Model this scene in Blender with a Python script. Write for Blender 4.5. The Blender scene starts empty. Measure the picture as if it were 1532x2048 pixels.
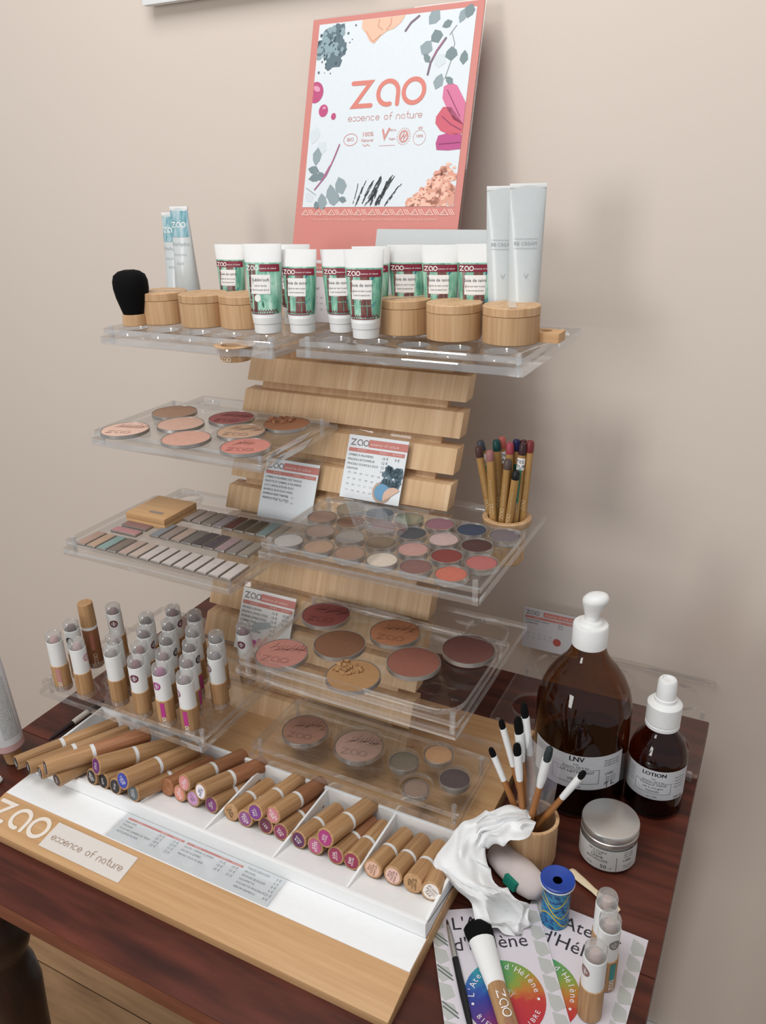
import bpy, bmesh, math, random
import numpy as np
from mathutils import Vector, Matrix, noise
random.seed(7)
SC = bpy.context.scene
COL = SC.collection
PI = math.pi

# ---------------------------------------------------------------- camera (table top is z = 0, metres)
W, H, F = 1532.0, 2048.0, 1597.65
YAW, PITCH, ROLL = [math.radians(a) for a in (-27.6286, 23.0383, 1.5091)]
CAM = np.array([0.0, 0.0, 0.63])
fwd = np.array([math.sin(YAW)*math.cos(PITCH), math.cos(YAW)*math.cos(PITCH), -math.sin(PITCH)])
rgt = np.array([math.cos(YAW), -math.sin(YAW), 0.0])
dwn = np.cross(fwd, rgt)
c_, s_ = math.cos(ROLL), math.sin(ROLL)
ROT = np.array([c_*rgt+s_*dwn, -s_*rgt+c_*dwn, fwd])
cam_d = bpy.data.cameras.new('camera'); cam = bpy.data.objects.new('camera', cam_d); COL.objects.link(cam)
cam_d.sensor_fit = 'VERTICAL'; cam_d.sensor_height = 36.0; cam_d.lens = F/H*36.0; cam_d.clip_start = 0.02
mw = Matrix(((ROT[0][0], -ROT[1][0], -ROT[2][0], CAM[0]), (ROT[0][1], -ROT[1][1], -ROT[2][1], CAM[1]),
             (ROT[0][2], -ROT[1][2], -ROT[2][2], CAM[2]), (0, 0, 0, 1)))
cam.matrix_world = mw
SC.camera = cam

def ray(u, v): return ROT.T @ np.array([(u-W/2)/F, (v-H/2)/F, 1.0])
def onz(u, v, z): d = ray(u, v); return CAM + d*((z-CAM[2])/d[2])
def ony(u, v, y): d = ray(u, v); return CAM + d*((y-CAM[1])/d[1])
def onpl(u, v, P, n):
    d = ray(u, v); n = np.array(n, float); return CAM + d*(((np.array(P, float)-CAM) @ n)/(d @ n))
def proj(P): q = ROT @ (np.array(P, float)-CAM); return W/2+F*q[0]/q[2], H/2+F*q[1]/q[2]
def zat(x, y, v):
    lo, hi = -.8, .9
    for _ in range(40):
        m = (lo+hi)/2
        if proj((x, y, m))[1] > v: lo = m
        else: hi = m
    return lo
def facing(x, y, extra=0): return math.atan2(-x, y)+extra      # turn a -Y front towards the viewer's side of the table

# ---------------------------------------------------------------- light and exposure
wd = bpy.data.worlds.new('room_light'); SC.world = wd; wd.use_nodes = True
wb = wd.node_tree.nodes['Background']; wb.inputs[0].default_value = (0.95, 0.97, 1.0, 1); wb.inputs[1].default_value = 0.42
def area(name, loc, target, sx, sy, power, color):
    l = bpy.data.lights.new(name, 'AREA'); l.shape = 'RECTANGLE'; l.size = sx; l.size_y = sy; l.energy = power; l.color = color
    o = bpy.data.objects.new(name, l); COL.objects.link(o); o.location = loc
    o.rotation_euler = (Vector(target)-Vector(loc)).to_track_quat('-Z', 'Y').to_euler(); return o
area('window_light', (-1.45, -2.4, 0.75), (-0.4, 0.9, 0.35), 0.7, 1.0, 24, (1.0, 0.985, 0.96))
area('overhead_soft_light', (-0.42, -0.02, 1.72), (-0.36, 0.9, 0.5), 1.1, 0.9, 18.5, (1.0, 0.985, 0.965))  # unseen overhead source, placed near the wall so brightness falls off downwards
SC.view_settings.view_transform = 'Standard'; SC.view_settings.look = 'None'; SC.view_settings.gamma = 1.0
SC.view_settings.exposure = 0.0; SC.view_settings.use_curve_mapping = False
cy = SC.cycles
cy.max_bounces = 14; cy.transparent_max_bounces = 40; cy.transmission_bounces = 10; cy.glossy_bounces = 5; cy.diffuse_bounces = 4
cy.caustics_refractive = False; cy.caustics_reflective = False; cy.sample_clamp_indirect = 4.0; cy.blur_glossy = 0.1

# ---------------------------------------------------------------- materials
def hexc(h):
    h = h.lstrip('#'); r = [int(h[i:i+2], 16)/255 for i in (0, 2, 4)]
    return tuple((c/12.92 if c <= .04045 else ((c+.055)/1.055)**2.4) for c in r)+(1.0,)
MATS = {}
def nt(name):
    m = bpy.data.materials.new(name); m.use_nodes = True; return m, m.node_tree.nodes, m.node_tree.links
def plain(h, rough=.55, metal=0.0, spec=.4, name=None, var=0.0, coat=0.0):
    key = ('p', h, rough, metal, spec, var, coat)
    if key in MATS: return MATS[key]
    m, N, L = nt(name or 'plain_'+h.strip('#')); b = N['Principled BSDF']
    b.inputs['Roughness'].default_value = rough; b.inputs['Metallic'].default_value = metal
    b.inputs['Specular IOR Level'].default_value = spec; b.inputs['Coat Weight'].default_value = coat
    tc = N.new('ShaderNodeTexCoord'); nz = N.new('ShaderNodeTexNoise'); nz.inputs['Scale'].default_value = 180; nz.inputs['Detail'].default_value = 3
    L.new(tc.outputs['Object'], nz.inputs['Vector'])
    mx = N.new('ShaderNodeMix'); mx.data_type = 'RGBA'
    c = hexc(h); d = tuple(x*(1-.06-var) for x in c[:3])+(1,)
    mx.inputs[6].default_value = c; mx.inputs[7].default_value = d
    L.new(nz.outputs['Fac'], mx.inputs[0]); L.new(mx.outputs[2], b.inputs['Base Color'])
    MATS[key] = m; return m
def grain(name, cols, scale, rough=.5, spec=.35, bump=.15, rnd=1.0, coat=0.0, fine=3.0, dist=.6, hsv=.12):
    if name in MATS: return MATS[name]
    m, N, L = nt(name); b = N['Principled BSDF']
    tc = N.new('ShaderNodeTexCoord'); oi = N.new('ShaderNodeObjectInfo')
    mu = N.new('ShaderNodeVectorMath'); mu.operation = 'SCALE'; cb = N.new('ShaderNodeCombineXYZ')
    for i in range(3): L.new(oi.outputs['Random'], cb.inputs[i])
    L.new(cb.outputs[0], mu.inputs[0]); mu.inputs['Scale'].default_value = 1.7*rnd
    ad = N.new('ShaderNodeVectorMath'); ad.operation = 'ADD'; L.new(tc.outputs['Object'], ad.inputs[0]); L.new(mu.outputs[0], ad.inputs[1])
    mp = N.new('ShaderNodeMapping'); mp.inputs['Scale'].default_value = scale; L.new(ad.outputs[0], mp.inputs['Vector'])
    n1 = N.new('ShaderNodeTexNoise'); n1.inputs['Scale'].default_value = 1; n1.inputs['Detail'].default_value = 3; n1.inputs['Distortion'].default_value = dist
    L.new(mp.outputs[0], n1.inputs['Vector'])
    mp2 = N.new('ShaderNodeMapping'); mp2.inputs['Scale'].default_value = tuple(s*fine for s in scale); L.new(ad.outputs[0], mp2.inputs['Vector'])
    n2 = N.new('ShaderNodeTexNoise'); n2.inputs['Scale'].default_value = 1; n2.inputs['Detail'].default_value = 4; L.new(mp2.outputs[0], n2.inputs['Vector'])
    mm = N.new('ShaderNodeMath'); mm.operation = 'MULTIPLY_ADD'; mm.inputs[1].default_value = .45; L.new(n2.outputs['Fac'], mm.inputs[0])
    m2 = N.new('ShaderNodeMath'); m2.operation = 'MULTIPLY'; m2.inputs[1].default_value = .55; L.new(n1.outputs['Fac'], m2.inputs[0]); L.new(m2.outputs[0], mm.inputs[2])
    cr = N.new('ShaderNodeValToRGB'); L.new(mm.outputs[0], cr.inputs[0]); e = cr.color_ramp.elements
    pos = [.30+.4*i/(len(cols)-1) for i in range(len(cols))]
    e[0].position = pos[0]; e[0].color = hexc(cols[0]); e[1].position = pos[-1]; e[1].color = hexc(cols[-1])
    for p, c in list(zip(pos, cols))[1:-1]: k = e.new(p); k.color = hexc(c)
    hs = N.new('ShaderNodeHueSaturation'); L.new(cr.outputs[0], hs.inputs['Color'])
    mr = N.new('ShaderNodeMapRange'); mr.inputs[3].default_value = 1-hsv; mr.inputs[4].default_value = 1+hsv; L.new(oi.outputs['Random'], mr.inputs[0]); L.new(mr.outputs[0], hs.inputs['Value'])
    L.new(hs.outputs[0], b.inputs['Base Color'])
    b.inputs['Roughness'].default_value = rough; b.inputs['Specular IOR Level'].default_value = spec; b.inputs['Coat Weight'].default_value = coat; b.inputs['Coat Roughness'].default_value = .25
    if bump:
        bp = N.new('ShaderNodeBump'); bp.inputs['Strength'].default_value = bump; bp.inputs['Distance'].default_value = .0006; L.new(n2.outputs['Fac'], bp.inputs['Height']); L.new(bp.outputs[0], b.inputs['Normal'])
    MATS[name] = m; return m
BAM = ['#a98560', '#bb9870', '#c8a780', '#d2b48f']
bam_z = grain('bamboo_upright_grain', BAM, (190, 190, 5))
bam_x = grain('bamboo_lengthwise_grain', ['#ba8f63', '#c79d70', '#d2aa7f'], (4, 90, 90), hsv=.03)
bam_slat = grain('bamboo_slat', ['#bf9872', '#cea981', '#d8b58e', '#e0c29e'], (110, 2, 3), hsv=.05, dist=.2)
bam_box = grain('bamboo_turned_box', ['#ae8760', '#bd976f', '#c9a57e', '#d3b290'], (120, 120, 4), hsv=.06, dist=.2)
bam_tube = grain('bamboo_tube', ['#956e4b', '#a98159', '#b89168', '#c29d75'], (200, 200, 7), hsv=.12, dist=.3)
bam_red = grain('bamboo_tube_reddish', ['#855539', '#9a6848', '#aa7a58'], (170, 170, 9), hsv=.15)
pencil_w = grain('pencil_wood', ['#94703f', '#a9814c', '#b8905b'], (170, 170, 9), hsv=.1, rough=.4)
mahog = grain('mahogany', ['#270f0a', '#401a11', '#58281b', '#683224'], (3, 26, 30), rough=.45, spec=.3, coat=.06, bump=.1, hsv=0.0, dist=1.4)
mahog_edge = grain('mahogany_worn_edge', ['#5a3020', '#774430', '#8b553d'], (6, 40, 40), rough=.5, hsv=0.0)
mahog_leg = grain('mahogany_leg', ['#160b09', '#27130f', '#3a1d16'], (40, 40, 6), rough=.35, coat=.2, hsv=0.0)
plank_m = grain('floor_plank', ['#7d6045', '#957353', '#a6835f', '#b2916c'], (2.2, 26, 26), rough=.5, hsv=.06, dist=1.2)
flat_wood = grain('plain_wood_spatula', ['#d4bb98', '#e0cba9', '#e8d7b8'], (90, 90, 6), hsv=0)

def wall_mat():
    m, N, L = nt('painted_plaster'); b = N['Principled BSDF']
    tc = N.new('ShaderNodeTexCoord'); n1 = N.new('ShaderNodeTexNoise'); n1.inputs['Scale'].default_value = 260; n1.inputs['Detail'].default_value = 3; L.new(tc.outputs['Object'], n1.inputs['Vector'])
    n2 = N.new('ShaderNodeTexNoise'); n2.inputs['Scale'].default_value = 3; L.new(tc.outputs['Object'], n2.inputs['Vector'])
    mx = N.new('ShaderNodeMix'); mx.data_type = 'RGBA'; mx.inputs[6].default_value = hexc('#d9cdc2'); mx.inputs[7].default_value = hexc('#d5c9be'); L.new(n2.outputs['Fac'], mx.inputs[0]); L.new(mx.outputs[2], b.inputs['Base Color'])
    b.inputs['Roughness'].default_value = .75; b.inputs['Specular IOR Level'].default_value = .25
    bp = N.new('ShaderNodeBump'); bp.inputs['Strength'].default_value = .12; bp.inputs['Distance'].default_value = .0008; L.new(n1.outputs['Fac'], bp.inputs['Height']); L.new(bp.outputs[0], b.inputs['Normal'])
    return m
def clear_mat(name, tint, rough=.03, f0=.04, haze=0.0, hazecol='#ffffff'):
    m, N, L = nt(name); N.remove(N['Principled BSDF']); out = N['Material Output']
    g = N.new('ShaderNodeNewGeometry'); dt = N.new('ShaderNodeVectorMath'); dt.operation = 'DOT_PRODUCT'; L.new(g.outputs['Normal'], dt.inputs[0]); L.new(g.outputs['Incoming'], dt.inputs[1])
    ab = N.new('ShaderNodeMath'); ab.operation = 'ABSOLUTE'; L.new(dt.outputs['Value'], ab.inputs[0])
    om = N.new('ShaderNodeMath'); om.operation = 'SUBTRACT'; om.inputs[0].default_value = 1; L.new(ab.outputs[0], om.inputs[1])
    pw = N.new('ShaderNodeMath'); pw.operation = 'POWER'; pw.inputs[1].default_value = 5; L.new(om.outputs[0], pw.inputs[0])
    ma = N.new('ShaderNodeMath'); ma.operation = 'MULTIPLY_ADD'; ma.inputs[1].default_value = 1-f0; ma.inputs[2].default_value = f0; L.new(pw.outputs[0], ma.inputs[0])
    tr = N.new('ShaderNodeBsdfTransparent'); tr.inputs[0].default_value = tint; gl = N.new('ShaderNodeBsdfGlossy'); gl.inputs['Roughness'].default_value = rough
    mx = N.new('ShaderNodeMixShader'); L.new(ma.outputs[0], mx.inputs[0])
    if haze:
        df = N.new('ShaderNodeBsdfDiffuse'); df.inputs[0].default_value = hexc(hazecol); tl = N.new('ShaderNodeBsdfTranslucent'); tl.inputs[0].default_value = hexc(hazecol)
        a2 = N.new('ShaderNodeMixShader'); a2.inputs[0].default_value = .5; L.new(df.outputs[0], a2.inputs[1]); L.new(tl.outputs[0], a2.inputs[2])
        hm = N.new('ShaderNodeMixShader'); hm.inputs[0].default_value = haze; L.new(tr.outputs[0], hm.inputs[1]); L.new(a2.outputs[0], hm.inputs[2]); L.new(hm.outputs[0], mx.inputs[1])
    else: L.new(tr.outputs[0], mx.inputs[1])
    L.new(gl.outputs[0], mx.inputs[2]); L.new(mx.outputs[0], out.inputs['Surface'])
    return m
acr = clear_mat('clear_acrylic_face', (.995, .996, .996, 1), .015, .05, .006)
def edge_mat():
    m, N, L = nt('clear_acrylic_edge'); N.remove(N['Principled BSDF']); out = N['Material Output']
    gs = N.new('ShaderNodeBsdfGlass'); gs.inputs['Roughness'].default_value = .03; gs.inputs['IOR'].default_value = 1.45; gs.inputs[0].default_value = (.97, .98, .98, 1)
    tr = N.new('ShaderNodeBsdfTransparent'); tr.inputs[0].default_value = (.97, .98, .985, 1)
    gl = N.new('ShaderNodeBsdfGlossy'); gl.inputs['Roughness'].default_value = .01
    a = N.new('ShaderNodeMixShader'); a.inputs[0].default_value = .96; L.new(gs.outputs[0], a.inputs[1]); L.new(tr.outputs[0], a.inputs[2])
    b = N.new('ShaderNodeMixShader'); b.inputs[0].default_value = .34; L.new(a.outputs[0], b.inputs[1]); L.new(gl.outputs[0], b.inputs[2])
    df = N.new('ShaderNodeBsdfDiffuse'); df.inputs[0].default_value = (.9, .91, .92, 1); tl = N.new('ShaderNodeBsdfTranslucent'); tl.inputs[0].default_value = (.9, .91, .92, 1)  # white scatter mixed in to brighten edges in place of reflected room light
    w = N.new('ShaderNodeAddShader'); L.new(df.outputs[0], w.inputs[0]); L.new(tl.outputs[0], w.inputs[1])
    c = N.new('ShaderNodeMixShader'); c.inputs[0].default_value = .09; L.new(b.outputs[0], c.inputs[1]); L.new(w.outputs[0], c.inputs[2])
    L.new(c.outputs[0], out.inputs['Surface']); return m
acr_e = edge_mat()
cap_clear = clear_mat('frosted_clear_cap', (.95, .96, .96, 1), .12, .08, .30, '#efedeb')
film = clear_mat('thin_plastic_film', (.95, .95, .96, 1), .2, .18, .36, '#d8d8da')
amber = clear_mat('amber_glass', (.50, .28, .095, 1), .04, .05)
amber2 = clear_mat('amber_glass_reddish', (.42, .15, .075, 1), .04, .05)
jar_clear = clear_mat('clear_jar_plastic', (.95, .96, .96, 1), .05, .05, .06)
white_p = plain('#e9eae9', .45, spec=.4, name='white_plastic')
white_m = plain('#f2f3f3', .5, name='white_moulded_plastic')
paper = plain('#eef0f1', .6, name='white_paper')
salmon = plain('#cb8279', .55, name='salmon_ink')
grey_ink = plain('#8a7f80', .6); dark_ink = plain('#3a3c40', .6); black_ink = plain('#1a1a1c', .5); white_ink = plain('#f2efec', .5)
black_hair = plain('#08080a', .85, spec=.15, name='black_bristle', var=.3)
silver = plain('#c9c8c5', .32, metal=.85, name='brushed_aluminium')
pan_metal = plain('#b9b5b0', .35, metal=.8, name='pan_aluminium')

# ---------------------------------------------------------------- mesh helpers
class MB:
    def __init__(s): s.v = []; s.f = []; s.m = []
    def add(s, v, f, mi=0, M=None):
        o = len(s.v); s.v += [tuple(M @ Vector(p)) if M is not None else tuple(p) for p in v]
        s.f += [tuple(i+o for i in q) for q in f]; s.m += [mi]*len(f); return s
    def box(s, x0, x1, y0, y1, z0, z1, mi=0, M=None):
        v = [(x, y, z) for z in (z0, z1) for y in (y0, y1) for x in (x0, x1)]
        return s.add(v, [(0, 2, 3, 1), (4, 5, 7, 6), (0, 1, 5, 4), (2, 6, 7, 3), (0, 4, 6, 2), (1, 3, 7, 5)], mi, M)
    def lathe(s, prof, seg=28, mi=0, M=None, sx=1, sy=1, mis=None):
        v = []; f = []; fm = []; n = len(prof)
        for r, z in prof:
            for k in range(seg):
                a = 2*PI*k/seg; v.append((r*math.cos(a)*sx, r*math.sin(a)*sy, z))
        for i in range(n-1):
            for k in range(seg):
                k2 = (k+1) % seg; f.append((i*seg+k, i*seg+k2, (i+1)*seg+k2, (i+1)*seg+k)); fm.append(mis[i] if mis else mi)
        for i, rev in ((0, True), (n-1, False)):
            if prof[i][0] > 1e-6:
                q = [i*seg+k for k in range(seg)]; f.append(tuple(reversed(q)) if rev else tuple(q)); fm.append(mis[min(i, n-2)] if mis else mi)
        o = len(s.v); s.add(v, f, mi, M); s.m[-len(fm):] = fm; return s
    def make(s, name, mats, parent=None, smooth=35, loc=None, rot=None, bevel=0, merge=True):
        me = s.mesh(name, mats, smooth, bevel); return put(name, me, parent, loc, rot)
    def mesh(s, name, mats, smooth=35, bevel=0):
        me = bpy.data.meshes.new(name); me.from_pydata(s.v, [], s.f)
        if not isinstance(mats, (list, tuple)): mats = [mats]
        for m in mats: me.materials.append(m)
        me.polygons.foreach_set('material_index', s.m)
        bm = bmesh.new(); bm.from_mesh(me)
        bmesh.ops.remove_doubles(bm, verts=bm.verts, dist=1e-7)
        bmesh.ops.recalc_face_normals(bm, faces=bm.faces)
        if bevel: bmesh.ops.bevel(bm, geom=[e for e in bm.edges if len(e.link_faces) == 2 and e.calc_face_angle(0) > .6], offset=bevel, segments=2, affect='EDGES', profile=.6)
        bm.to_mesh(me); bm.free()
        if smooth:
            me.polygons.foreach_set('use_smooth', [True]*len(me.polygons)); me.set_sharp_from_angle(angle=math.radians(smooth))
        me.update(); return me
def put(name, me, parent=None, loc=None, rot=None):
    o = bpy.data.objects.new(name, me); COL.objects.link(o)
    if parent is not None: o.parent = parent
    if isinstance(rot, Matrix): o.matrix_local = Matrix.Translation(Vector(loc if loc is not None else (0, 0, 0))) @ rot.to_4x4()
    else:
        if loc is not None: o.location = [float(x) for x in loc]
        if rot is not None: o.rotation_euler = rot
    return o
def tag(o, label, cat, group=None, kind=None):
    o['label'] = label; o['category'] = cat
    if group: o['group'] = group
    if kind: o['kind'] = kind
    return o
def thing(name, label, cat, loc=(0, 0, 0), rotz=0, group=None, rot=None):
    o = put(name, None, None, loc, rot if rot is not None else (0, 0, rotz)); o.empty_display_size = .01; return tag(o, label, cat, group)
def dup(root, loc=None, rot=None, label=None, group=None):
    r = root.copy(); COL.objects.link(r)
    if rot is not None:
        if isinstance(rot, Matrix): r.matrix_local = Matrix.Translation(Vector(loc)) @ rot.to_4x4()
        else: r.rotation_euler = rot
    if loc is not None: r.location = [float(x) for x in loc]
    if label: r['label'] = label
    if group: r['group'] = group
    for ch in list(root.children):
        c = ch.copy(); COL.objects.link(c); c.parent = r
        for g in list(ch.children):
            d = g.copy(); COL.objects.link(d); d.parent = c
    return r
def struct(o): o['kind'] = 'structure'; return o
def aim(a, b, roll=0):                                   # rotation taking +Z to the direction a->b
    d = Vector([float(x) for x in b])-Vector([float(x) for x in a]); q = d.to_track_quat('Z', 'Y'); return (q.to_matrix() @ Matrix.Rotation(roll, 3, 'Z')), d.length

def plate2d(outline, holes, z0, z1):                      # flat plate with holes: returns MB with material 0 = faces, 1 = edges
    cu = bpy.data.curves.new('tmp', 'CURVE'); cu.dimensions = '2D'; cu.fill_mode = 'BOTH'; cu.extrude = (z1-z0)/2
    for poly in [outline]+holes:
        sp = cu.splines.new('POLY'); sp.points.add(len(poly)-1)
        for p, (x, y) in zip(sp.points, poly): p.co = (x, y, 0, 1)
        sp.use_cyclic_u = True
    ob = bpy.data.objects.new('tmp', cu); COL.objects.link(ob)
    dg = bpy.context.evaluated_depsgraph_get(); me = ob.evaluated_get(dg).to_mesh()
    b = MB(); zc = (z0+z1)/2
    b.v = [(v.co.x, v.co.y, v.co.z+zc) for v in me.vertices]
    for p in me.polygons: b.f.append(tuple(p.vertices)); b.m.append(0 if abs(p.normal.z) > .7 else 1)
    bpy.data.objects.remove(ob); bpy.data.curves.remove(cu); return b
def circ(x, y, r, n=26, a0=0): return [(x+r*math.cos(a0+2*PI*k/n), y+r*math.sin(a0+2*PI*k/n)) for k in range(n)]
def rrect(x0, x1, y0, y1, r=.004, n=4):
    o = []
    for cx, cyy, a in ((x1-r, y0+r, -PI/2), (x1-r, y1-r, 0), (x0+r, y1-r, PI/2), (x0+r, y0+r, PI)):
        o += [(cx+r*math.cos(a+k*PI/2/n), cyy+r*math.sin(a+k*PI/2/n)) for k in range(n+1)]
    return o

# ---------------------------------------------------------------- flat print: text, logo strokes, shapes
TXT = {}
def text2d(s, size=1.0, align='CENTER'):
    if (s, align) not in TXT:
        cu = bpy.data.curves.new('t', 'FONT'); cu.body = s; cu.align_x = align; cu.align_y = 'CENTER'; cu.resolution_u = 2; cu.size = 1
        ob = bpy.data.objects.new('t', cu); COL.objects.link(ob)
        me = ob.evaluated_get(bpy.context.evaluated_depsgraph_get()).to_mesh()
        TXT[(s, align)] = ([(v.co.x, v.co.y) for v in me.vertices], [tuple(p.vertices) for p in me.polygons])
        bpy.data.objects.remove(ob); bpy.data.curves.remove(cu)
    v, f = TXT[(s, align)]; return [(x*size, y*size) for x, y in v], f
def stroke2d(pts, w, closed=False):
    v = []; f = []; n = len(pts)
    for i in range(n):
        p = Vector(pts[i])
        if closed: a = Vector(pts[i-1]); b = Vector(pts[(i+1) % n])
        else: a = Vector(pts[max(i-1, 0)]); b = Vector(pts[min(i+1, n-1)])
        d1 = (p-a).normalized() if (p-a).length > 1e-9 else (b-p).normalized(); d2 = (b-p).normalized() if (b-p).length > 1e-9 else d1
        nn = Vector((-(d1+d2).y, (d1+d2).x)); nn = nn.normalized() if nn.length > 1e-6 else Vector((-d1.y, d1.x))
        k = min(1/max(nn.dot(Vector((-d1.y, d1.x))), .3), 2.4)
        v += [tuple(p+nn*w/2*k), tuple(p-nn*w/2*k)]
    for i in range(n if closed else n-1):
        j = (i+1) % n; f.append((2*i, 2*i+1, 2*j+1, 2*j))
    if not closed:
        for e, q in ((0, 1), (n-1, n-2)):
            c = Vector(pts[e]); d = (c-Vector(pts[q])).normalized(); a = math.atan2(d.y, d.x); o = len(v)
            v += [(c.x+w/2*math.cos(a-PI/2+PI*k/6), c.y+w/2*math.sin(a-PI/2+PI*k/6)) for k in range(7)]; f.append(tuple(range(o, o+7)))
    return v, f
def arc(cx, cyy, r, a0, a1, n=14, ry=None): return [(cx+r*math.cos(math.radians(a0+(a1-a0)*k/n)), cyy+(ry or r)*math.sin(math.radians(a0+(a1-a0)*k/n))) for k in range(n+1)]
class Pr:                                                # 2-D print sheet in local (x right, y up) units
    def __init__(s): s.v = []; s.f = []; s.l = []
    def add(s, vf, dx=0, dy=0, sc=1, rot=0):
        v, f = vf; o = len(s.v); c, q = math.cos(rot), math.sin(rot)
        s.v += [(dx+sc*(x*c-y*q), dy+sc*(x*q+y*c)) for x, y in v]; s.l += [len(s.f)]*len(v); s.f += [tuple(i+o for i in p) for p in f]; return s
    def poly(s, pts): return s.add((list(pts), [tuple(range(len(pts)))]))
    def rect(s, x0, x1, y0, y1, n=1):
        for i in range(n):
            a = x0+(x1-x0)*i/n; b = x0+(x1-x0)*(i+1)/n; s.poly([(a, y0), (b, y0), (b, y1), (a, y1)])
        return s
    def text(s, t, x, y, size, align='CENTER', rot=0): return s.add(text2d(t, size, align), x, y, 1, rot)
    def stroke(s, pts, w, closed=False): return s.add(stroke2d(pts, w, closed))
    def emit(s, name, mat, parent, mapf):
        b = MB(); lay = getattr(mapf, '__code__', None) is not None and mapf.__code__.co_argcount == 3
        b.v = [tuple(mapf(x, y, l) if lay else mapf(x, y)) for (x, y), l in zip(s.v, s.l)]; b.f = s.f; b.m = [0]*len(s.f)
        me = bpy.data.meshes.new(name); me.from_pydata(b.v, [], b.f); me.materials.append(mat); me.update(); o = put(name, me, parent)
        if name.endswith('leaf_print'): o['kind'] = 'stuff'
        return o
def zao(p, x, y, h, w=None):                             # wordmark, x height h, left-bottom at (x, y)
    w = w or h*.165; r = h/2-w/2
    def S(pts, closed=False): p.stroke([(x+a*1.0, y+b) for a, b in pts], w, closed)
    S([(w/2, h-w/2), (h*.84, h-w/2), (w*1.1, w/2), (h*.92, w/2)])
    cx = h*1.62
    S([(a, b) for a, b in arc(cx, h/2, r, -75, -360, 22)]+[(cx+r, w/2)])
    S(arc(cx+h*1.06, h/2, r, 0, 360, 26)[:-1], True)
    return p
LET = {'e': [arc(.3, .3, .27, 0, 325)+[], [(.03, .3), (.57, .3)]], 's': [arc(.24, .3, .27, 140, -140)], 'n': [[(.05, 0), (.05, .32)]+arc(.3, .32, .25, 180, 0)+[(.55, 0)]],
       'c': [arc(.3, .3, .27, 45, 315)], 'o': [arc(.3, .3, .27, 0, 360)], 'f': [[(.2, 0), (.2, .7)]+arc(.4, .7, .2, 180, 70), [(.05, .48), (.42, .48)]],
       'a': [arc(.3, .3, .25, -70, -360)+[(.55, 0)]], 't': [[(.2, .95), (.2, .3)]+arc(.42, .27, .22, 180, 290), [(.05, .6), (.45, .6)]],
       'u': [[(.05, .57), (.05, .27)]+arc(.3, .27, .25, 180, 360)+[(.55, .57), (.55, 0)]], 'r': [[(.08, 0), (.08, .35)]+arc(.3, .35, .22, 180, 60)]}
WID = {'f': .48, 't': .52, 'r': .46, 's': .62, ' ': .55}
def essence(p, x, y, size, wgt=.085):
    cx = x
    for ch in 'essence of nature':
        for st in LET.get(ch, []): p.stroke([(cx+a*size, y+b*size) for a, b in st], wgt*size)
        cx += size*(WID.get(ch, .72))
    return cx-x
def essence_fit(p, x0, x1, y, wgt=.085):
    L0 = sum(WID.get(c, .72) for c in 'essence of nature'); essence(p, x0, y, (x1-x0)/L0, wgt)
def planemap(O, U, V, eps=.0003):
    O, U, V = [np.array(a, float) for a in (O, U, V)]; n = np.cross(U, V); n /= np.linalg.norm(n)
    return lambda x, y: O+U*x+V*y+n*eps
def cylmap(r, eps=.0002): return lambda x, y: ((r+eps)*math.sin(x/r), -(r+eps)*math.cos(x/r), y)

# ================================================================ the setting
FZ = -.75; WALL_Y = .96
struct(MB().box(-2.6, 1.6, WALL_Y, WALL_Y+.12, FZ, 1.9).make('wall_back', wall_mat(), smooth=0))
floor = struct(MB().box(-2.6, 1.6, -1.6, WALL_Y, FZ-.05, FZ-.004).make('floor', plain('#2a1d13', .8), smooth=0))
seam = onz(200, 1990, FZ)[1]; pw = .128
pm = MB().box(-2.1, 2.1, .0008, pw-.0008, -.02, 0).mesh('plank', plank_m, 0, .0012)
k0 = int(math.floor((-1.6-seam)/pw))+1
for k in range(k0, int((WALL_Y-seam)/pw)):
    put('plank', pm, floor, (-.5, seam+k*pw, FZ))
struct(MB().box(-2.6, 1.6, WALL_Y-.014, WALL_Y, FZ, FZ+.10).make('baseboard_back', white_m, bevel=.004))

# ---------------------------------------------------------------- table
TX0, TX1, TY0, TY1, TH = -.786, -.0208, .3195, .888, .022
table = thing('side_table', 'dark mahogany side table with turned legs carrying the whole make-up display', 'table', ((TX0+TX1)/2, (TY0+TY1)/2, FZ))
def T(*p): return tuple(np.array(p)-np.array(table.location))
def board(y0, y1, front):
    b = MB().box(TX0, TX1, y0, y1, -TH, 0, M=Matrix.Translation(-table.location))
    if front: b.m[2] = 1
    b.make('table_board', [mahog, mahog_edge], table, bevel=.0012)
board(TY0, .5108, True); board(.5112, TY1, False)
legp = [(.014, 0), (.02, .01), (.024, .05), (.02, .09), (.026, .11), (.026, .13), (.02, .15), (.019, .2), (.024, .34), (.029, .44), (.033, .5), (.03, .53), (.024, .55), (.031, .565), (.037, .585), (.037, .605), (.03, .62), (.033, .635), (.033, .728)]
for lx, ly in ((TX0+.075, TY0+.055), (TX1-.075, TY0+.055), (TX0+.075, TY1-.06), (TX1-.075, TY1-.06)):
    MB().lathe(legp, 24).make('leg', mahog_leg, table, 50, loc=T(lx, ly, FZ))

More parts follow.
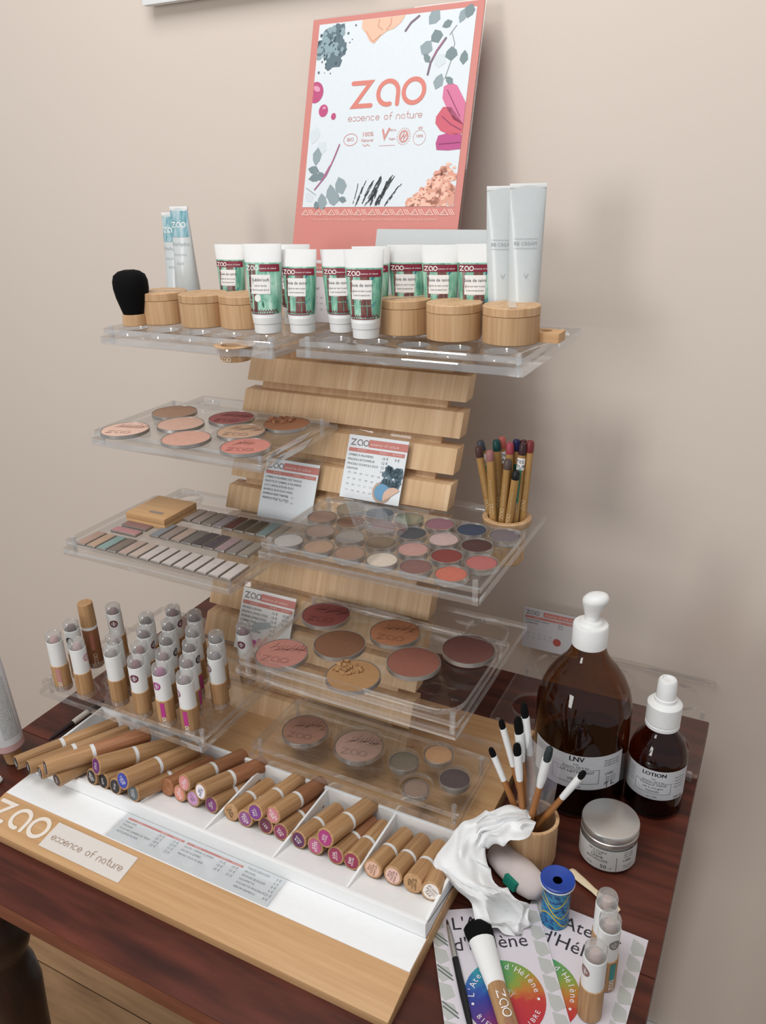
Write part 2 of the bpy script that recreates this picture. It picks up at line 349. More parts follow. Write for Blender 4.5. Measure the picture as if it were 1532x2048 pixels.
# ---------------------------------------------------------------- wall picture above
pO = ony(285, 11.3, WALL_Y-.02)
pict = thing('wall_picture', 'white unframed canvas print with purple and yellow shapes hanging on the wall', 'picture', (pO[0], WALL_Y-.02, pO[2]))
MB().box(0, .34, 0, .012, 0, .30).make('canvas', plain('#e9ecec', .6), pict, bevel=.001)
for c, pts in (('#8d7fb4', [(.045, .002), (.068, .002), (.078, .03), (.06, .05), (.05, .03)]), ('#c6cf3a', [(.073, .002), (.098, .002), (.11, .03), (.085, .04)]), ('#7f8d97', [(.008, .02), (.02, .022), (.018, .05), (.01, .05)]), ('#3f8f9a', [(.13, .02), (.2, .03), (.18, .12), (.12, .1)])):
    Pr().poly(pts).emit('painted_shape', plain(c, .6), pict, lambda x, y: (x, -.0004, y))

# ================================================================ bamboo display stand
X0, X1, XC = -.691, -.2025, -.47
BT = .017; YF, YW, YBK = .3725, .4135, .760
stand = thing('display_stand', 'bamboo make-up display stand with leaning slatted back on a wide base', 'display stand', (XC, .56, 0))
def S(*p): return tuple(np.array(p)-np.array((XC, .56, 0)))
def sput(b, name, mats, **k): return b.make(name, mats, stand, **k)
Ms = Matrix.Translation((-XC, -.56, 0))
def extr(prof, x0, x1, name, mat_):
    bq = MB(); n = len(prof); v = [(x, y, z) for x in (x0, x1) for y, z in prof]
    bq.add(v, [tuple(range(n)), tuple(range(2*n-1, n-1, -1))]+[(i, i+n, (i+1) % n+n, (i+1) % n) for i in range(n)], 0, Ms); sput(bq, name, mat_, bevel=.0007)
YR, YR1, YBW, ZW = .4485, .4535, .5545, .0345
extr([(YF, 0), (YR, 0), (YR, BT), (YW, BT), (YF, .0098)], X0, X1, 'front_rail', bam_x)
extr([(YBW+.0045, 0), (YBK, 0), (YBK, BT), (YBW+.0045, BT)], X0, X1, 'base_panel', bam_x)
for xa, xb_ in ((X0, X0+.002), (X1-.0015, X1)): extr([(YR, 0), (YBW+.0045, 0), (YBW+.0045, BT), (YR, BT)], xa, xb_, 'side_rail', bam_x)
SL = .469; SP = .0376; SH = .0272
def yb(z): return .714+SL*(z-.1648)
SX0, SX1 = -.6205, -.320
def slab_lean(x0, x1, z0, z1, d0, d1):
    bb = MB(); v = [(x, yb(z)+d, z) for x in (x0, x1) for z, d in ((z0, d0), (z0, d1), (z1, d1), (z1, d0))]
    return bb.add(v, [(0, 1, 2, 3), (7, 6, 5, 4), (0, 4, 5, 1), (1, 5, 6, 2), (2, 6, 7, 3), (3, 7, 4, 0)], 0, Ms)
for k in range(-1, 10):
    zb = .3891-SP*k
    z1 = zb+SH
    if zb < .03: continue
    sput(slab_lean(SX0, SX1, zb, z1, 0, .021), 'slat', bam_slat, bevel=.0007)
sput(slab_lean(SX0, SX1, BT, .0506-.0104, 0, .021), 'slat', bam_slat, bevel=.0007)
sput(slab_lean(SX0, SX1, .3891+SP*2, .3891+SP*2+.012, 0, .021), 'slat', bam_slat, bevel=.0007)
sput(slab_lean(-.603, -.3455, BT, .3891+SP*2+.010, .0115, .0195), 'spine', bam_slat)
bm_ = planemap((0, 0, 0), (1, 0, 0), (0, math.cos(math.atan2(BT-.0098, YW-YF)), math.sin(math.atan2(BT-.0098, YW-YF))), .0004)
base_map = lambda x, y: np.array(S(X0, YF, .0098))+bm_(x, y)
p = Pr(); zao(p, .004, .0105, .0255, .0044); p.emit('logo_lettering', plain('#e9dfd2', .5), stand, base_map)
sx0 = onz(88, 1687, .012)[0]-X0; sx1 = onz(262, 1770, .012)[0]-X0
p = Pr().rect(.088, .196, .0075, .0365); p.emit('sticker', plain('#ddd6cf', .5), stand, base_map)
p = Pr(); essence_fit(p, .0945, .1905, .0175, .09); p.emit('sticker_lettering', plain('#a9917e', .5), stand, lambda x, y: base_map(x, y)+np.array((0, 0, .0003)))

# ---------------------------------------------------------------- white compartment tray in the base
WT = thing('compartment_tray', 'white moulded tray with divided compartments holding lip tubes on the bamboo base', 'tray', (XC, .56, BT))
Mw = Matrix.Translation((-XC, -.56, -BT))
def zfl(y): return .0325-.255*(y-YR1)
def hexa(x0, x1, prof, nm, bev=.0007):
    bq = MB(); n = len(prof); v = [(x, y, z) for x in (x0, x1) for y, z in prof]
    bq.add(v, [tuple(range(n)), tuple(range(2*n-1, n-1, -1))]+[(i, i+n, (i+1) % n+n, (i+1) % n) for i in range(n)], 0, Mw); bq.make(nm, white_m, WT, bevel=bev)
wx0, wx1 = X0+.0025, X1-.0018
hexa(X0+.002, X1-.0006, [(YW+.0004, BT+.0001), (YR, BT+.0001), (YR, BT+.0012), (YW+.0004, BT+.0012)], 'front_ledge', .0003)
hexa(wx0, wx1, [(YR+.0003, .001), (YR1, .001), (YR1, ZW), (YR+.0003, ZW)], 'tray_wall')
hexa(wx0, wx1, [(YBW, .001), (YBW+.004, .001), (YBW+.004, ZW), (YBW, ZW)], 'tray_wall')
hexa(wx0, wx1, [(YR1, zfl(YR1)-.0015), (YBW, zfl(YBW)-.0015), (YBW, zfl(YBW)), (YR1, zfl(YR1))], 'tray_floor', 0)
for xa, xb_ in ((wx0, wx0+.0032), (wx1-.0032, wx1)): hexa(xa, xb_, [(YR1, .004), (YBW, .004), (YBW, ZW), (YR1, ZW)], 'tray_wall')
for dx in (-.532, -.4475, -.3655, -.285): hexa(dx-.0012, dx+.0012, [(YR1, zfl(YR1)), (YBW, zfl(YBW)), (YBW, ZW-.0008), (YR1, ZW-.0008)], 'divider', .0003)

# ================================================================ acrylic trays
def tray(label, name, x0, x1, y0, zb, plate_back, holes=(), side=1, slab_holes=(), frame=None, ear=.21, plate_front=.004, pins=True, plate_t=.007):
    """slab slotted between the slats + upper plate on pins; returns z of the upper plate top"""
    t = thing(name, label, 'tray', ((x0+x1)/2, y0+.08, zb), 0, 'clear acrylic trays on the stand')
    M = Matrix.Translation((-(x0+x1)/2, -(y0+.08), -zb)); yi = yb(zb)+.0100
    if side > 0: out = [(x0, y0), (x1, y0), (x1, y0+ear), (-.3435, y0+ear), (-.3435, yi), (x0, yi)]
    else: out = [(x0, y0), (x1, y0), (x1, yi), (-.605, yi), (-.605, y0+ear), (x0, y0+ear)]
    bb = plate2d(out, [circ(*h) for h in slab_holes], zb, zb+.009); bb.v = [tuple(M @ Vector(q)) for q in bb.v]
    bb.make('slab', [acr, acr_e], t, smooth=30, bevel=.0006)
    z1 = zb+.0105
    hs = [circ(*h) for h in holes]
    if frame: hs = [frame]
    bb = plate2d(rrect(x0+.0008, x1-.0008, y0+plate_front, plate_back, .003), hs, z1, z1+plate_t); bb.v = [tuple(M @ Vector(q)) for q in bb.v]
    bb.make('holder_plate', [acr, acr_e], t, smooth=30, bevel=.0005)
    if pins:
        pm_ = MB().lathe([(.0027, 0), (.0027, .021)], 10)
        for px, py in ((x0+.008, y0+.011), (x1-.008, y0+.011), (x0+.008, plate_back-.008), (x1-.008, plate_back-.008)):
            pm_.make('pin', acr_e, t, 30, loc=M @ Vector((px, py, zb-.001)))
    return z1+plate_t
RX0, RX1, LX0, LX1 = -.4625, -.2170, -.7195, -.4805
h1r = [(x, .7215, .0165) for x in (-.4290, -.3845, -.3385, -.2950, -.2475)]
h1l = [(x, .699, .0165) for x in (-.6850, -.6395, -.594, -.5510, -.5080)]
Z1R = tray('clear acrylic top tray carrying the three bamboo jars below the poster', 'acrylic_tray', RX0, RX1, .697, .454, .855, h1r)
Z1L = tray('clear acrylic top tray with the black kabuki brush standing on it', 'acrylic_tray', LX0, LX1, .679, .454, .837, h1l, -1, [(-.5349, .690, .0195)])
Z2L = tray('clear acrylic tray of eight loose pressed powder pans with a crumbled one', 'acrylic_tray', LX0-.004, LX1, .643, .341, .79, (), -1, [(-.692, .8215, .016)])
Z3L = tray('clear acrylic tray of narrow rectangular eyeshadow pans with a bamboo case on it', 'acrylic_tray', LX0, LX1, .571, .2296, .728, (), -1, [(-.6906, .762, .018)])
gloss_grid = []
Z3R = tray('clear acrylic tray of round eyeshadows holding the pencil cup', 'acrylic_tray', RX0+.004, RX1, .596, .267, .7345, [(-.4163+.0362*i, .718, .0168) for i in range(6)]+[(-.4340+.0362*i, .6845, .0168) for i in range(6)]+[(-.4163+.0362*i, .6505, .0168) for i in range(6)]+[(-.4340+.0362*i, .617, .0168) for i in range(6)], 1, [(-.2500, .768, .0215)])
fr = rrect(RX0+.008, RX1-.006, .560, .6915, .026, 8)
Z4R = tray('clear acrylic tray with a raised rim holding seven round powder pans', 'acrylic_tray', RX0, RX1, .545, .1545, .6965, (), 1, [(-.2541, .726, .0235)], frame=fr)
Z5R = tray('clear acrylic tray resting on the base with two blushes and four small shadows', 'acrylic_tray', RX0, RX1, .5515, .0416, .6460, [(-.4232, .6054, .0292), (-.3549, .6076, .0292), (-.2998, .6057, .0175), (-.2711, .6314, .0175), (-.2718, .5764, .0175), (-.2411, .6039, .0175)], 1, ear=.130)
GX = [(106, 1269), (141, 1246), (170, 1209), (208, 1198), (152, 1283), (230, 1275), (222, 1296), (292, 1232), (288, 1259), (278, 1290), (270, 1318), (345, 1216), (337, 1244), (333, 1273), (326, 1303), (319, 1333), (388, 1227), (385, 1258), (379, 1286), (374, 1317), (368, 1349), (431.5, 1269), (429, 1301), (486, 1253)]
GP = [tuple(onz(u, v, .160)[:2]) for u, v in GX]
GP[2] = (-.6945, .5665); GP[3] = (-.678, .5915)
GP[5] = (-.628, .5415)
extra = [(-.640, .5415), (-.658, .566)]
Z4L = tray('clear acrylic tray crowded with upright tester lipsticks', 'acrylic_tray', LX0, LX1, .501, .0792, .640, [(x, y, .0104, 18) for x, y in GP+extra], -1)
TRAYS = [o for o in bpy.data.objects if o.name.startswith('acrylic_tray') and o.parent is None]
t3r = [o for o in TRAYS if 'pencil cup' in o['label']][0]
MB().box(-.4575, -.331, .6005, .7285, Z3R+.0002, Z3R+.0016, M=Matrix.Translation(-t3r.location)).make('cover_sheet', [acr], t3r, smooth=0)

# ================================================================ powder pans and eyeshadows
def powder_mat(h):
    c = [int(h[i:i+2], 16) for i in (1, 3, 5)]; g = sum(c)/3; h = '#%02x%02x%02x' % tuple(int(min(255, (x*.80+g*.20)*1.05+4)) for x in c)
    return plain(h, .92, spec=.1, var=.14, name='pressed_powder_'+h.strip('#'))
PANM = {}
def pan_meshes(r, hgt):
    if (r, hgt) not in PANM:
        a = MB().lathe([(r-.001, 0), (r, .0008), (r, hgt), (r-.0009, hgt), (r-.0011, hgt-.0009), (r-.0011, .001), (0, .001)], 40)
        b = MB(); b.lathe([(0, hgt-.0012), (r-.0012, hgt-.0012), (r-.0013, hgt-.0003), (r*.75, hgt+.0001), (r*.3, hgt+.0003), (0, hgt+.0003)], 40)
        PANM[(r, hgt)] = (a, b)
    return PANM[(r, hgt)]
def pan(label, color, x, y, z, r, hgt, group, mark=0, name='powder_pan', rot=0, crumbs=0):
    t = thing(name, label, 'make-up', (x, y, z), rot, group); a, b = pan_meshes(r, hgt)
    a.make('metal_rim', pan_metal, t, 40); pw_ = b.make('powder', powder_mat(color), t, 50)
    dk = tuple(int(int(color[i:i+2], 16)*.90) for i in (1, 3, 5)); dkh = '#%02x%02x%02x' % dk
    rng = random.Random(label)
    if mark:
        p = Pr(); zao(p, -r*.62, -r*.62, r*.34, r*.05)
        for k in range(9 if mark > 1 else 5):
            ax = -r*.55+k*r*.14; ay = rng.uniform(.0, .25)*r; p.stroke([(ax, ay), (ax+r*.16, ay+r*.2), (ax+r*.2, ay+r*.42)], r*.04)
            p.stroke([(ax+r*.1, ay+r*.12), (ax+r*.3, ay+r*.16)], r*.035)
        p.emit('embossed_mark', powder_mat(dkh), pw_, lambda X, Y: (X, Y, hgt+.0005))
    if crumbs:
        bb = MB()
        for k in range(crumbs):
            a_ = rng.uniform(0, 2*PI); q = rng.random()**.6*r*.6; cx, cyy = -r*.35+q*math.cos(a_), r*.30+q*math.sin(a_)*.8
            s = rng.uniform(.0006, .0026); M = Matrix.Translation((cx, cyy, hgt+.0003+s*.3)) @ Matrix.Rotation(rng.uniform(0, 3), 4, 'X') @ Matrix.Rotation(rng.uniform(0, 3), 4, 'Z')
            bb.box(-s, s, -s*.7, s*.8, -s*.6, s*.6, M=M)
        o = bb.make('crumbs', powder_mat(color), pw_, 0); o['kind'] = 'stuff'
    return t
g2 = 'powder pans on the second left tray'
for (u, v), c, lb, mk, cr in (((349, 823), '#a07a60', 'taupe brown powder pan on the loose powder tray', 0, 0), ((250, 858), '#dcb09c', 'pale peach pan with a branch relief at the tray corner', 2, 0), ((361, 847), '#c89c87', 'beige pink smooth powder pan behind the salmon pink one', 0, 0),
    ((372, 876), '#cb9580', 'salmon pink powder pan without relief, beside the pale peach one', 0, 0), ((463, 835), '#97524f', 'dark raspberry blush pan with pitted relief', 2, 0), ((482, 862), '#bb9376', 'sand beige powder pan with engraved pattern', 2, 0),
    ((573, 847), '#9c6342', 'crumbled bronze powder pan spilling crumbs on the tray', 0, 70), ((491, 892), '#c9796a', 'coral pink blush pan with embossed lettering', 1, 0)):
    P = onz(u, v, Z2L+.0045); pan(lb, c, P[0], P[1], Z2L+.0002, .0278, .0045, g2, mk, rot=.3, crumbs=cr)
g4 = 'powder pans in the rimmed tray'
for (u, v), c, lb, mk, cr in (((652, 1228), '#8f4640', 'deep brick red blush pan with embossed lettering in the rimmed tray', 2, 0), ((563, 1306), '#b26f61', 'dusty rose blush pan with embossed lettering', 2, 0), ((679, 1287), '#7d5138', 'smooth chocolate brown powder pan in the rimmed tray', 0, 0),
    ((790, 1264), '#b5714a', 'bright orange terracotta pan with embossed leaves', 2, 0), ((706, 1350), '#a9794b', 'broken golden tan powder pan with a crumbly hollow', 0, 60), ((827, 1323), '#8e5243', 'smooth red brown powder pan in the rimmed tray', 0, 0), ((937, 1298), '#774740', 'dark plum brown powder pan beside the empty round hole', 0, 0)):
    P = onz(u, v, .1695); pan(lb, c, P[0], P[1], .1640, .0279, .0055, g4, mk, rot=.2, crumbs=cr)
z5 = .0416+.0092
g5 = 'make-up pans in the lowest tray'
for (u, v), c, lb, mk, r in (((610, 1459), '#a5755f', 'rose brown blush pan with shell relief in the lowest tray', 2, .0262), ((718, 1491), '#b58d7b', 'pearly pink blush pan with two-part relief in the lowest tray', 2, .0270), ((808, 1522.5), '#7a6d5b', 'khaki grey small eyeshadow in the lowest tray', 0, .0158),
    ((877, 1508.7), '#c08c61', 'peach small eyeshadow in the lowest tray', 0, .0158), ((832, 1577), '#8d7160', 'brown small eyeshadow slid low in its oversized hole', 0, .0138), ((909.5, 1558), '#5b4c4a', 'charcoal plum small eyeshadow in the lowest tray', 0, .0160)):
    P = onz(u, v, z5+.006); pan(lb, c, P[0], P[1], z5, r, .006, g5, mk, 'powder_pan' if r > .02 else 'eyeshadow_pan', rot=.2)
names3 = [[('#857a68', 'grey olive'), ('#5d6066', 'slate grey'), ('#7e8068', 'sage green'), ('#8a5c66', 'plum'), ('#3d4456', 'navy blue'), ('#6e6165', 'mauve grey')],
          [('#987566', 'warm rose brown'), ('#775744', 'coffee brown'), ('#847d7b', 'mid grey'), ('#4c4d50', 'graphite'), ('#b3948f', 'pale mauve pink'), ('#523633', 'dark chocolate')],
          [('#957a70', 'taupe rose'), ('#898682', 'blue grey'), ('#6f6050', 'olive brown'), ('#ad7f75', 'dusty rose'), ('#7f3a34', 'oxblood red'), ('#a95b56', 'coral red')],
          [('#b2aaa5', 'silver white'), ('#a9876f', 'honey beige'), ('#9c7866', 'copper tan'), ('#bdae9c', 'ivory'), ('#7c5650', 'cocoa rose'), ('#b85f4c', 'orange red')]]
rows3 = ['row nearest the price card', 'second row from the price card', 'third row from the price card', 'row at the front edge']
for j, (xx, yy) in enumerate(((-.4163, .718), (-.4340, .6845), (-.4163, .6505), (-.4340, .617))):
    for i, (c, nm) in enumerate(names3[j]):
        pan('%s round eyeshadow, %s of its tray' % (nm, rows3[j]), c, xx+.0362*i, yy, .267+.0092, .0161, .0070, 'round eyeshadows beside the pencil cup', 0, 'eyeshadow_pan')
# narrow rectangular pans of the left tray
def bar(label, color, x0, y0, z, w, l, group='narrow eyeshadow bars in the left tray'):
    t = thing('eyeshadow_bar', label, 'make-up', (x0+w/2, y0+l/2, z), 0, group)
    MB().box(-w/2, w/2, -l/2, l/2, 0, .0028).make('metal_rim', pan_metal, t, bevel=.0004)
    MB().box(-w/2+.0007, w/2-.0007, -l/2+.0007, l/2-.0007, .0026, .0032).make('powder', powder_mat(color), t, bevel=.0003)
zb3 = Z3L+.0002
backc = [('#a39186', 'pale taupe'), ('#9a877c', 'warm taupe'), ('#83756b', 'grey brown'), ('#857779', 'mauve grey'), ('#5d382f', 'mahogany brown'), ('#4d3f31', 'dark olive brown'), ('#544636', 'bronze olive'), ('#70807d', 'grey teal'), ('#4b5a58', 'dark teal')]
for i, (c, nm) in enumerate(backc): bar('%s narrow eyeshadow bar in the back row next to the price card' % nm, c, -.629+.0157*i, .674, zb3, .0135, .0345)
midc = [('#7e7e80', 'steel grey'), ('#8d7a70', 'taupe'), ('#a08878', 'sand'), ('#6a605b', 'ash brown'), ('#4c4442', 'near-black brown'), ('#51454a', 'aubergine'), ('#8d7474', 'rose grey'), ('#7d7069', 'stone'), ('#86786a', 'khaki beige')]
for i, (c, nm) in enumerate(midc): bar('%s narrow eyeshadow bar in the middle row' % nm, c, -.6326+.0157*i, .6225, zb3, .0135, .0345)
froc = [('#a98877', 'rosy tan'), ('#b08f76', 'apricot tan'), ('#7c928d', 'duck-egg teal'), ('#7a6c60', 'mole brown'), ('#a98f80', 'nude beige'), ('#b09a8c', 'light nude')]
for i, (c, nm) in enumerate(froc): bar('%s narrow eyeshadow bar in the front row' % nm, c, -.6951+.0157*i, .571, zb3, .0135, .0345)
for i in range(8): bar('eyeshadow bar painted pale to imitate reflections, among eight alike in the front row', '#b5a9a2', -.6009+.0157*i, .571, zb3, .0135, .0345, 'eyeshadow bars painted pale like reflections')  # mostly empty places; the pale tone imitates reflections over them
def xbar(label, c, u, v):
    P = onz(u, v, zb3+.003); t = thing('eyeshadow_bar', label, 'make-up', (P[0], P[1], zb3), PI/2, 'narrow eyeshadow bars in the left tray')
    MB().box(-.0065, .0065, -.0195, .0195, 0, .0028).make('metal_rim', pan_metal, t, bevel=.0004)
    MB().box(-.0058, .0058, -.0188, .0188, .0026, .0032).make('powder', powder_mat(c), t, bevel=.0003)
P1 = onz(253, 1061, zb3); P2 = onz(273, 1050, zb3)
xbar('bright pink crosswise eyeshadow bar beside the bamboo case', '#b07a78', 253, 1061); xbar('dull wine crosswise eyeshadow bar beside the bamboo case', '#8e6862', 274, 1050)
# bamboo palette case
cs = thing('bamboo_case', 'closed square bamboo palette case lying on the eyeshadow bar tray', 'case', (-.657, .673, Z3L+.0004))
MB().box(-.030, .030, -.0295, .0295, 0, .0062).make('case_base', bam_x, cs, bevel=.0007)
MB().box(-.030, .030, -.0295, .0295, .0064, .0135).make('lid', bam_x, cs, bevel=.0007)
Pr().rect(-.004, .016, -.018, -.013).emit('burned_mark', plain('#8d8278', .5), cs, lambda x, y: (x, y, .01375))

# ================================================================ upright testers on the lower left tray
G_base = MB().lathe([(.0088, 0), (.0096, .0006), (.0096, .0335), (.0092, .0340), (0, .0340)], 24).mesh('bamboo_base', bam_tube)
G_sleeve = MB().lathe([(.0089, .0338), (.0089, .0640), (.0082, .0644), (.0082, .0600), (0, .0600)], 24).mesh('white_sleeve', white_p)
G_cap = MB().lathe([(.0083, .0600), (.0086, .0646), (.0086, .0722), (.0076, .0742), (.0056, .0747), (.0052, .0738), (0, .0736)], 24).mesh('clear_cap', cap_clear)
def tip_mesh(c): return MB().lathe([(.0050, .0601), (.0050, .0655), (.0035, .0690), (0, .0700)], 14).mesh('lipstick_tip', plain(c, .4))
def tester(label, x, y, z, tipc, emblem=None, eang=0, stripe=None, sang=0, scale=1.0, group='upright tester lipsticks', tilt=(0, 0)):
    t = thing('tester_lipstick', label, 'lipstick', (x, y, z), 0, group); t.scale = (scale,)*3
    t.rotation_euler = (tilt[0], tilt[1], facing(x, y))
    gb_ = put('bamboo_base', G_base, t); gs_ = put('white_sleeve', G_sleeve, t); put('clear_cap', G_cap, t); put('lipstick_tip', tip_mesh(tipc), t)
    if emblem:
        mp = cylmap(.0089); sh = math.radians(eang)*.0089; p = Pr()
        n_ = 20
        for k in range(n_): a0, a1 = 2*PI*k/n_, 2*PI*(k+1)/n_; p.poly([(sh+.0029*math.cos(a0), .0525+.0029*math.sin(a0)), (sh+.0048*math.cos(a0), .0525+.0048*math.sin(a0)), (sh+.0048*math.cos(a1), .0525+.0048*math.sin(a1)), (sh+.0029*math.cos(a1), .0525+.0029*math.sin(a1))])
        for k in range(3): p.rect(sh-.0021, sh+.0021, .0525-.0020+k*.0015, .0525-.0010+k*.0015)
        p.emit('round_emblem', plain(emblem, .5), gs_, mp)
    if stripe:
        mp = cylmap(.0096); sh = math.radians(sang)*.0096
        Pr().rect(sh-.0024, sh+.0024, .014, .032, 3).emit('colour_stripe', plain(stripe, .5), gb_, mp)
        p = Pr(); v0 = Pr(); zao(v0, 0, 0, .0038, .0006)
        p.add((v0.v, v0.f), sh+.0019, .002, 1, PI/2); p.emit('logo_lettering', white_ink, gb_, mp)
    return t
zg = .0792+.0092
MAR = '#6d2740'
specs = [('pale pink striped tester lipstick at the tray corner by the table edge', '#c79a98', None, 0, '#c28b87', -20), ('tester lipstick with a black round emblem behind the pale pink striped one', '#5b3b38', '#33393a', -35, None, 0), None,
 ('tall-standing tester lipstick with brown emblem and teal stripe', '#7a4d45', '#6b3a36', -15, '#3f8585', 0), ('tester lipstick with a faint pink emblem on its side', '#c3a3a1', '#c99aa4', 55, None, 0), ('plain tester lipstick behind the blank front one', '#b2a49c', None, 0, None, 0),
 ('blank white-sleeved tester lipstick standing before the free hole', '#9f948f', None, 0, None, 0), ('tester lipstick with black emblem in the back of its row', '#4e3f3b', '#2e2e30', -60, None, 0), ('tester lipstick with dark plum emblem turned aside', '#6a4a4c', '#5c2740', 60, None, 0),
 ('tester lipstick with brownish tip and no emblem showing', '#8a5a58', '#6d2740', -80, None, 0), ('tester lipstick with a maroon emblem on the front edge row', '#7c3447', MAR, -30, None, 0), ('tester lipstick with claret emblem at the far tray corner', '#7b3e46', MAR, 50, None, 0),
 ('tester lipstick with grey tip behind the black-emblem one', '#6f5a58', None, 0, None, 0), ('tester lipstick with black emblem at its right side', '#5b4446', '#302a30', 60, None, 0), ('plain tester lipstick behind the magenta-emblem one', '#8f6f72', None, 0, None, 0),
 ('tester lipstick with magenta emblem and magenta stripe', '#a64a86', '#a8468b', -45, '#b83a88', -22), ('tester lipstick with dark purple tip beside the bamboo slat', '#5a2f46', None, 0, None, 0), ('tester lipstick with smooth white sleeve two behind the emblem one', '#8f8480', None, 0, None, 0),
 ('tester lipstick with a black side emblem and magenta stripe', '#6b5356', '#3a2a34', 55, '#b83a88', 50), ('tester lipstick with magenta stripe on its side', '#84696c', None, 0, '#b83a88', 60), ('tester lipstick with magenta stripe at the tray front right corner', '#99868a', '#9b6f7f', -75, '#b83a88', -30),
 ('plain tester lipstick behind the one with a grey emblem', '#8b7f7b', None, 0, None, 0), ('tester lipstick with a grey mauve emblem on its left side', '#8d7f84', '#8d6f80', -70, None, 0), ('lone tester lipstick with maroon emblem beside the price card', '#7b3e56', '#6d2740', -30, None, 0)]
for sp, (x, y) in zip(specs, GP):
    if sp: tester(sp[0], x, y, zg, sp[1], sp[2], sp[3], sp[4], sp[5])
# all-bamboo tube among the testers
x, y = GP[2]
bt = thing('bamboo_lip_tube', 'tall all-bamboo lip tube with white ring standing among the tester lipsticks', 'lipstick', (x, y, zg), facing(x, y), 'upright tester lipsticks')
MB().lathe([(.0088, 0), (.0092, .001), (.0092, .052), (.0085, .0525), (0, .0525)], 24).make('bamboo_base', bam_red, bt)
MB().lathe([(.0090, .0525), (.0090, .0565), (0, .0565)], 24).make('white_ring', white_p, bt)
MB().lathe([(.0092, .0565), (.0086, .0855), (.0080, .0862), (0, .0862)], 24).make('bamboo_cap', bam_tube, bt)
p = Pr(); v0 = Pr(); zao(v0, 0, 0, .0045, .0007); p.add((v0.v, v0.f), .003, .006, 1, PI/2); p.emit('logo_lettering', plain('#d9c3a9', .5), bt, cylmap(.0092))
Pr().rect(-.002, .002, .026, .048, 2).emit('colour_stripe', plain('#a86b5c', .5), bt, cylmap(.0092))

# ================================================================ lip and mascara tubes lying in the white tray
def lying(label, near, z, band, L, stick, txt, r=.0080, tc='#efe9ea', red=0, ring=.42, plainend=False, gname='bamboo make-up tubes in the white tray', sp=.0):
    lift, ridge = z; r = r*(1.0 if ridge else 1.14)
    zz = .03
    for _ in range(8):
        A = onz(*near, zz); zz = (ZW if ridge else zfl(A[1]))+r/.969+.0003+lift
    sl_ = (.085 if ridge else .255)
    B = onz(*band, zz+.004-sl_*.025); d = (B-A); d[2] = 0; d /= np.linalg.norm(d)
    mx_ = (YBW-.0012-(.25*r)-A[1])/d[1]/math.cos(math.atan(sl_)) if lift < .001 else 9
    L = (mx_-.004 if not ridge else min(L+.008, mx_-.002)) if lift < .001 else min(L+.012, (YBW+.012-A[1]))
    A[2] = zz; E_ = A+d*L*math.cos(math.atan(sl_)); E_[2] = zz-L*math.sin(math.atan(sl_)); M, L = aim(A, E_, 0)
    t = thing('make_up_tube', label, 'make-up tube', A, 0, gname, rot=M)
    cm = bam_red if red else bam_tube
    if plainend:
        MB().lathe([(r*.9, 0), (r, .0008), (r, L-.0012), (r*.85, L), (0, L)], 22).make('bamboo_barrel', bam_red, t); return t
    MB().lathe([(r-.0005, 0), (r, .0005), (r, L*ring), (r*.97, L*ring+.0001), (0, L*ring)], 22).make('bamboo_cap', bam_tube, t)
    MB().lathe([(r-.0002, L*ring), (r-.0002, L*ring+.0042), (0, L*ring+.0042)], 22).make('white_ring', white_p, t)
    MB().lathe([(r-.0004, L*ring+.0042), (r-.0001, L*ring+.005), (r-.0001, L-.0014), (r*.86, L), (0, L)], 22).make('bamboo_barrel', cm, t)
    es_ = t
    if stick:
        es_ = MB().lathe([(0, -.0003), (r*.80, -.0003), (r*.80, .0001)], 22).make('end_sticker', plain(stick, .5), t, 0)
    p = Pr(); lines = txt.split('|'); rt = random.Random(label).uniform(-.6, 1.0)+1.9
    for i, s in enumerate(lines):
        p.text(s, 0, (len(lines)-1)*.0014-i*.0029, (.0046 if len(s) < 5 else .0026))
    q = Pr(); q.add((p.v, p.f), 0, 0, 1, rt)
    q.emit('sticker_lettering', plain(tc, .5), es_, lambda x, y: (-x, y, -.00045)); return t
zr = (0, 0); zu = (.0158, 0); zl = (.0, 1); zl2 = (.0140, 1)
BK, W1 = '#35302f', '#e8e4e0'
lying('long mascara tube with black end sticker lying outermost on the tray ridge', (32, 1526), zl, (102, 1490), .108, BK, '080|MASCARA', sp=.004)
lying('slim mascara tube with black end sticker resting second on the ridge', (57, 1535), zl, (131, 1499), .105, BK, '081|VOLUME', sp=.004)
lying('low mascara tube with black end sticker under the thick one', (80, 1545), zl, (154, 1508), .104, BK, '060|BRUN', sp=.006)
lying('thick reddish mascara tube with black sticker lying on top of two others', (91, 1536), zl2, (163, 1504), .100, BK, '066|NOIR', r=.0092, red=1, sp=.003)
lying('knotty bamboo tube with dark brown sticker jutting over the ridge', (113.7, 1560), zl, (178, 1517), .104, '#4d3834', '063', sp=.006)
lying('bamboo tube with violet end sticker lying on top of the black ones', (192, 1532), zu, (273, 1495), .085, '#6a2f74', '064|PRUNE', r=.0088)
lying('bamboo tube with black sticker beneath the violet one', (183, 1554), zr, (255, 1512), .085, '#2c2a2a', '030|NOIR')
lying('bamboo tube with black sticker and white numerals between two stacked tubes', (206, 1562), zr, (280, 1516), .085, '#262424', '070')
lying('bamboo tube with black sticker beneath the royal blue one', (230, 1573), zr, (300, 1527), .085, '#2b2b2c', '010')
lying('bamboo tube with royal blue end sticker lying on top', (245, 1561), zu, (316, 1516), .085, '#3b46a8', '072|BLEU', r=.0088)
lying('bamboo tube with slate grey sticker beside the divider', (266, 1586), zr, (339.4, 1538), .085, '#5c666c', '074|GRIS', r=.0086)
lying('stickerless reddish wooden tube lying against the divider', (333, 1575), zr, (385, 1536), .07, None, '', plainend=True, r=.0085)
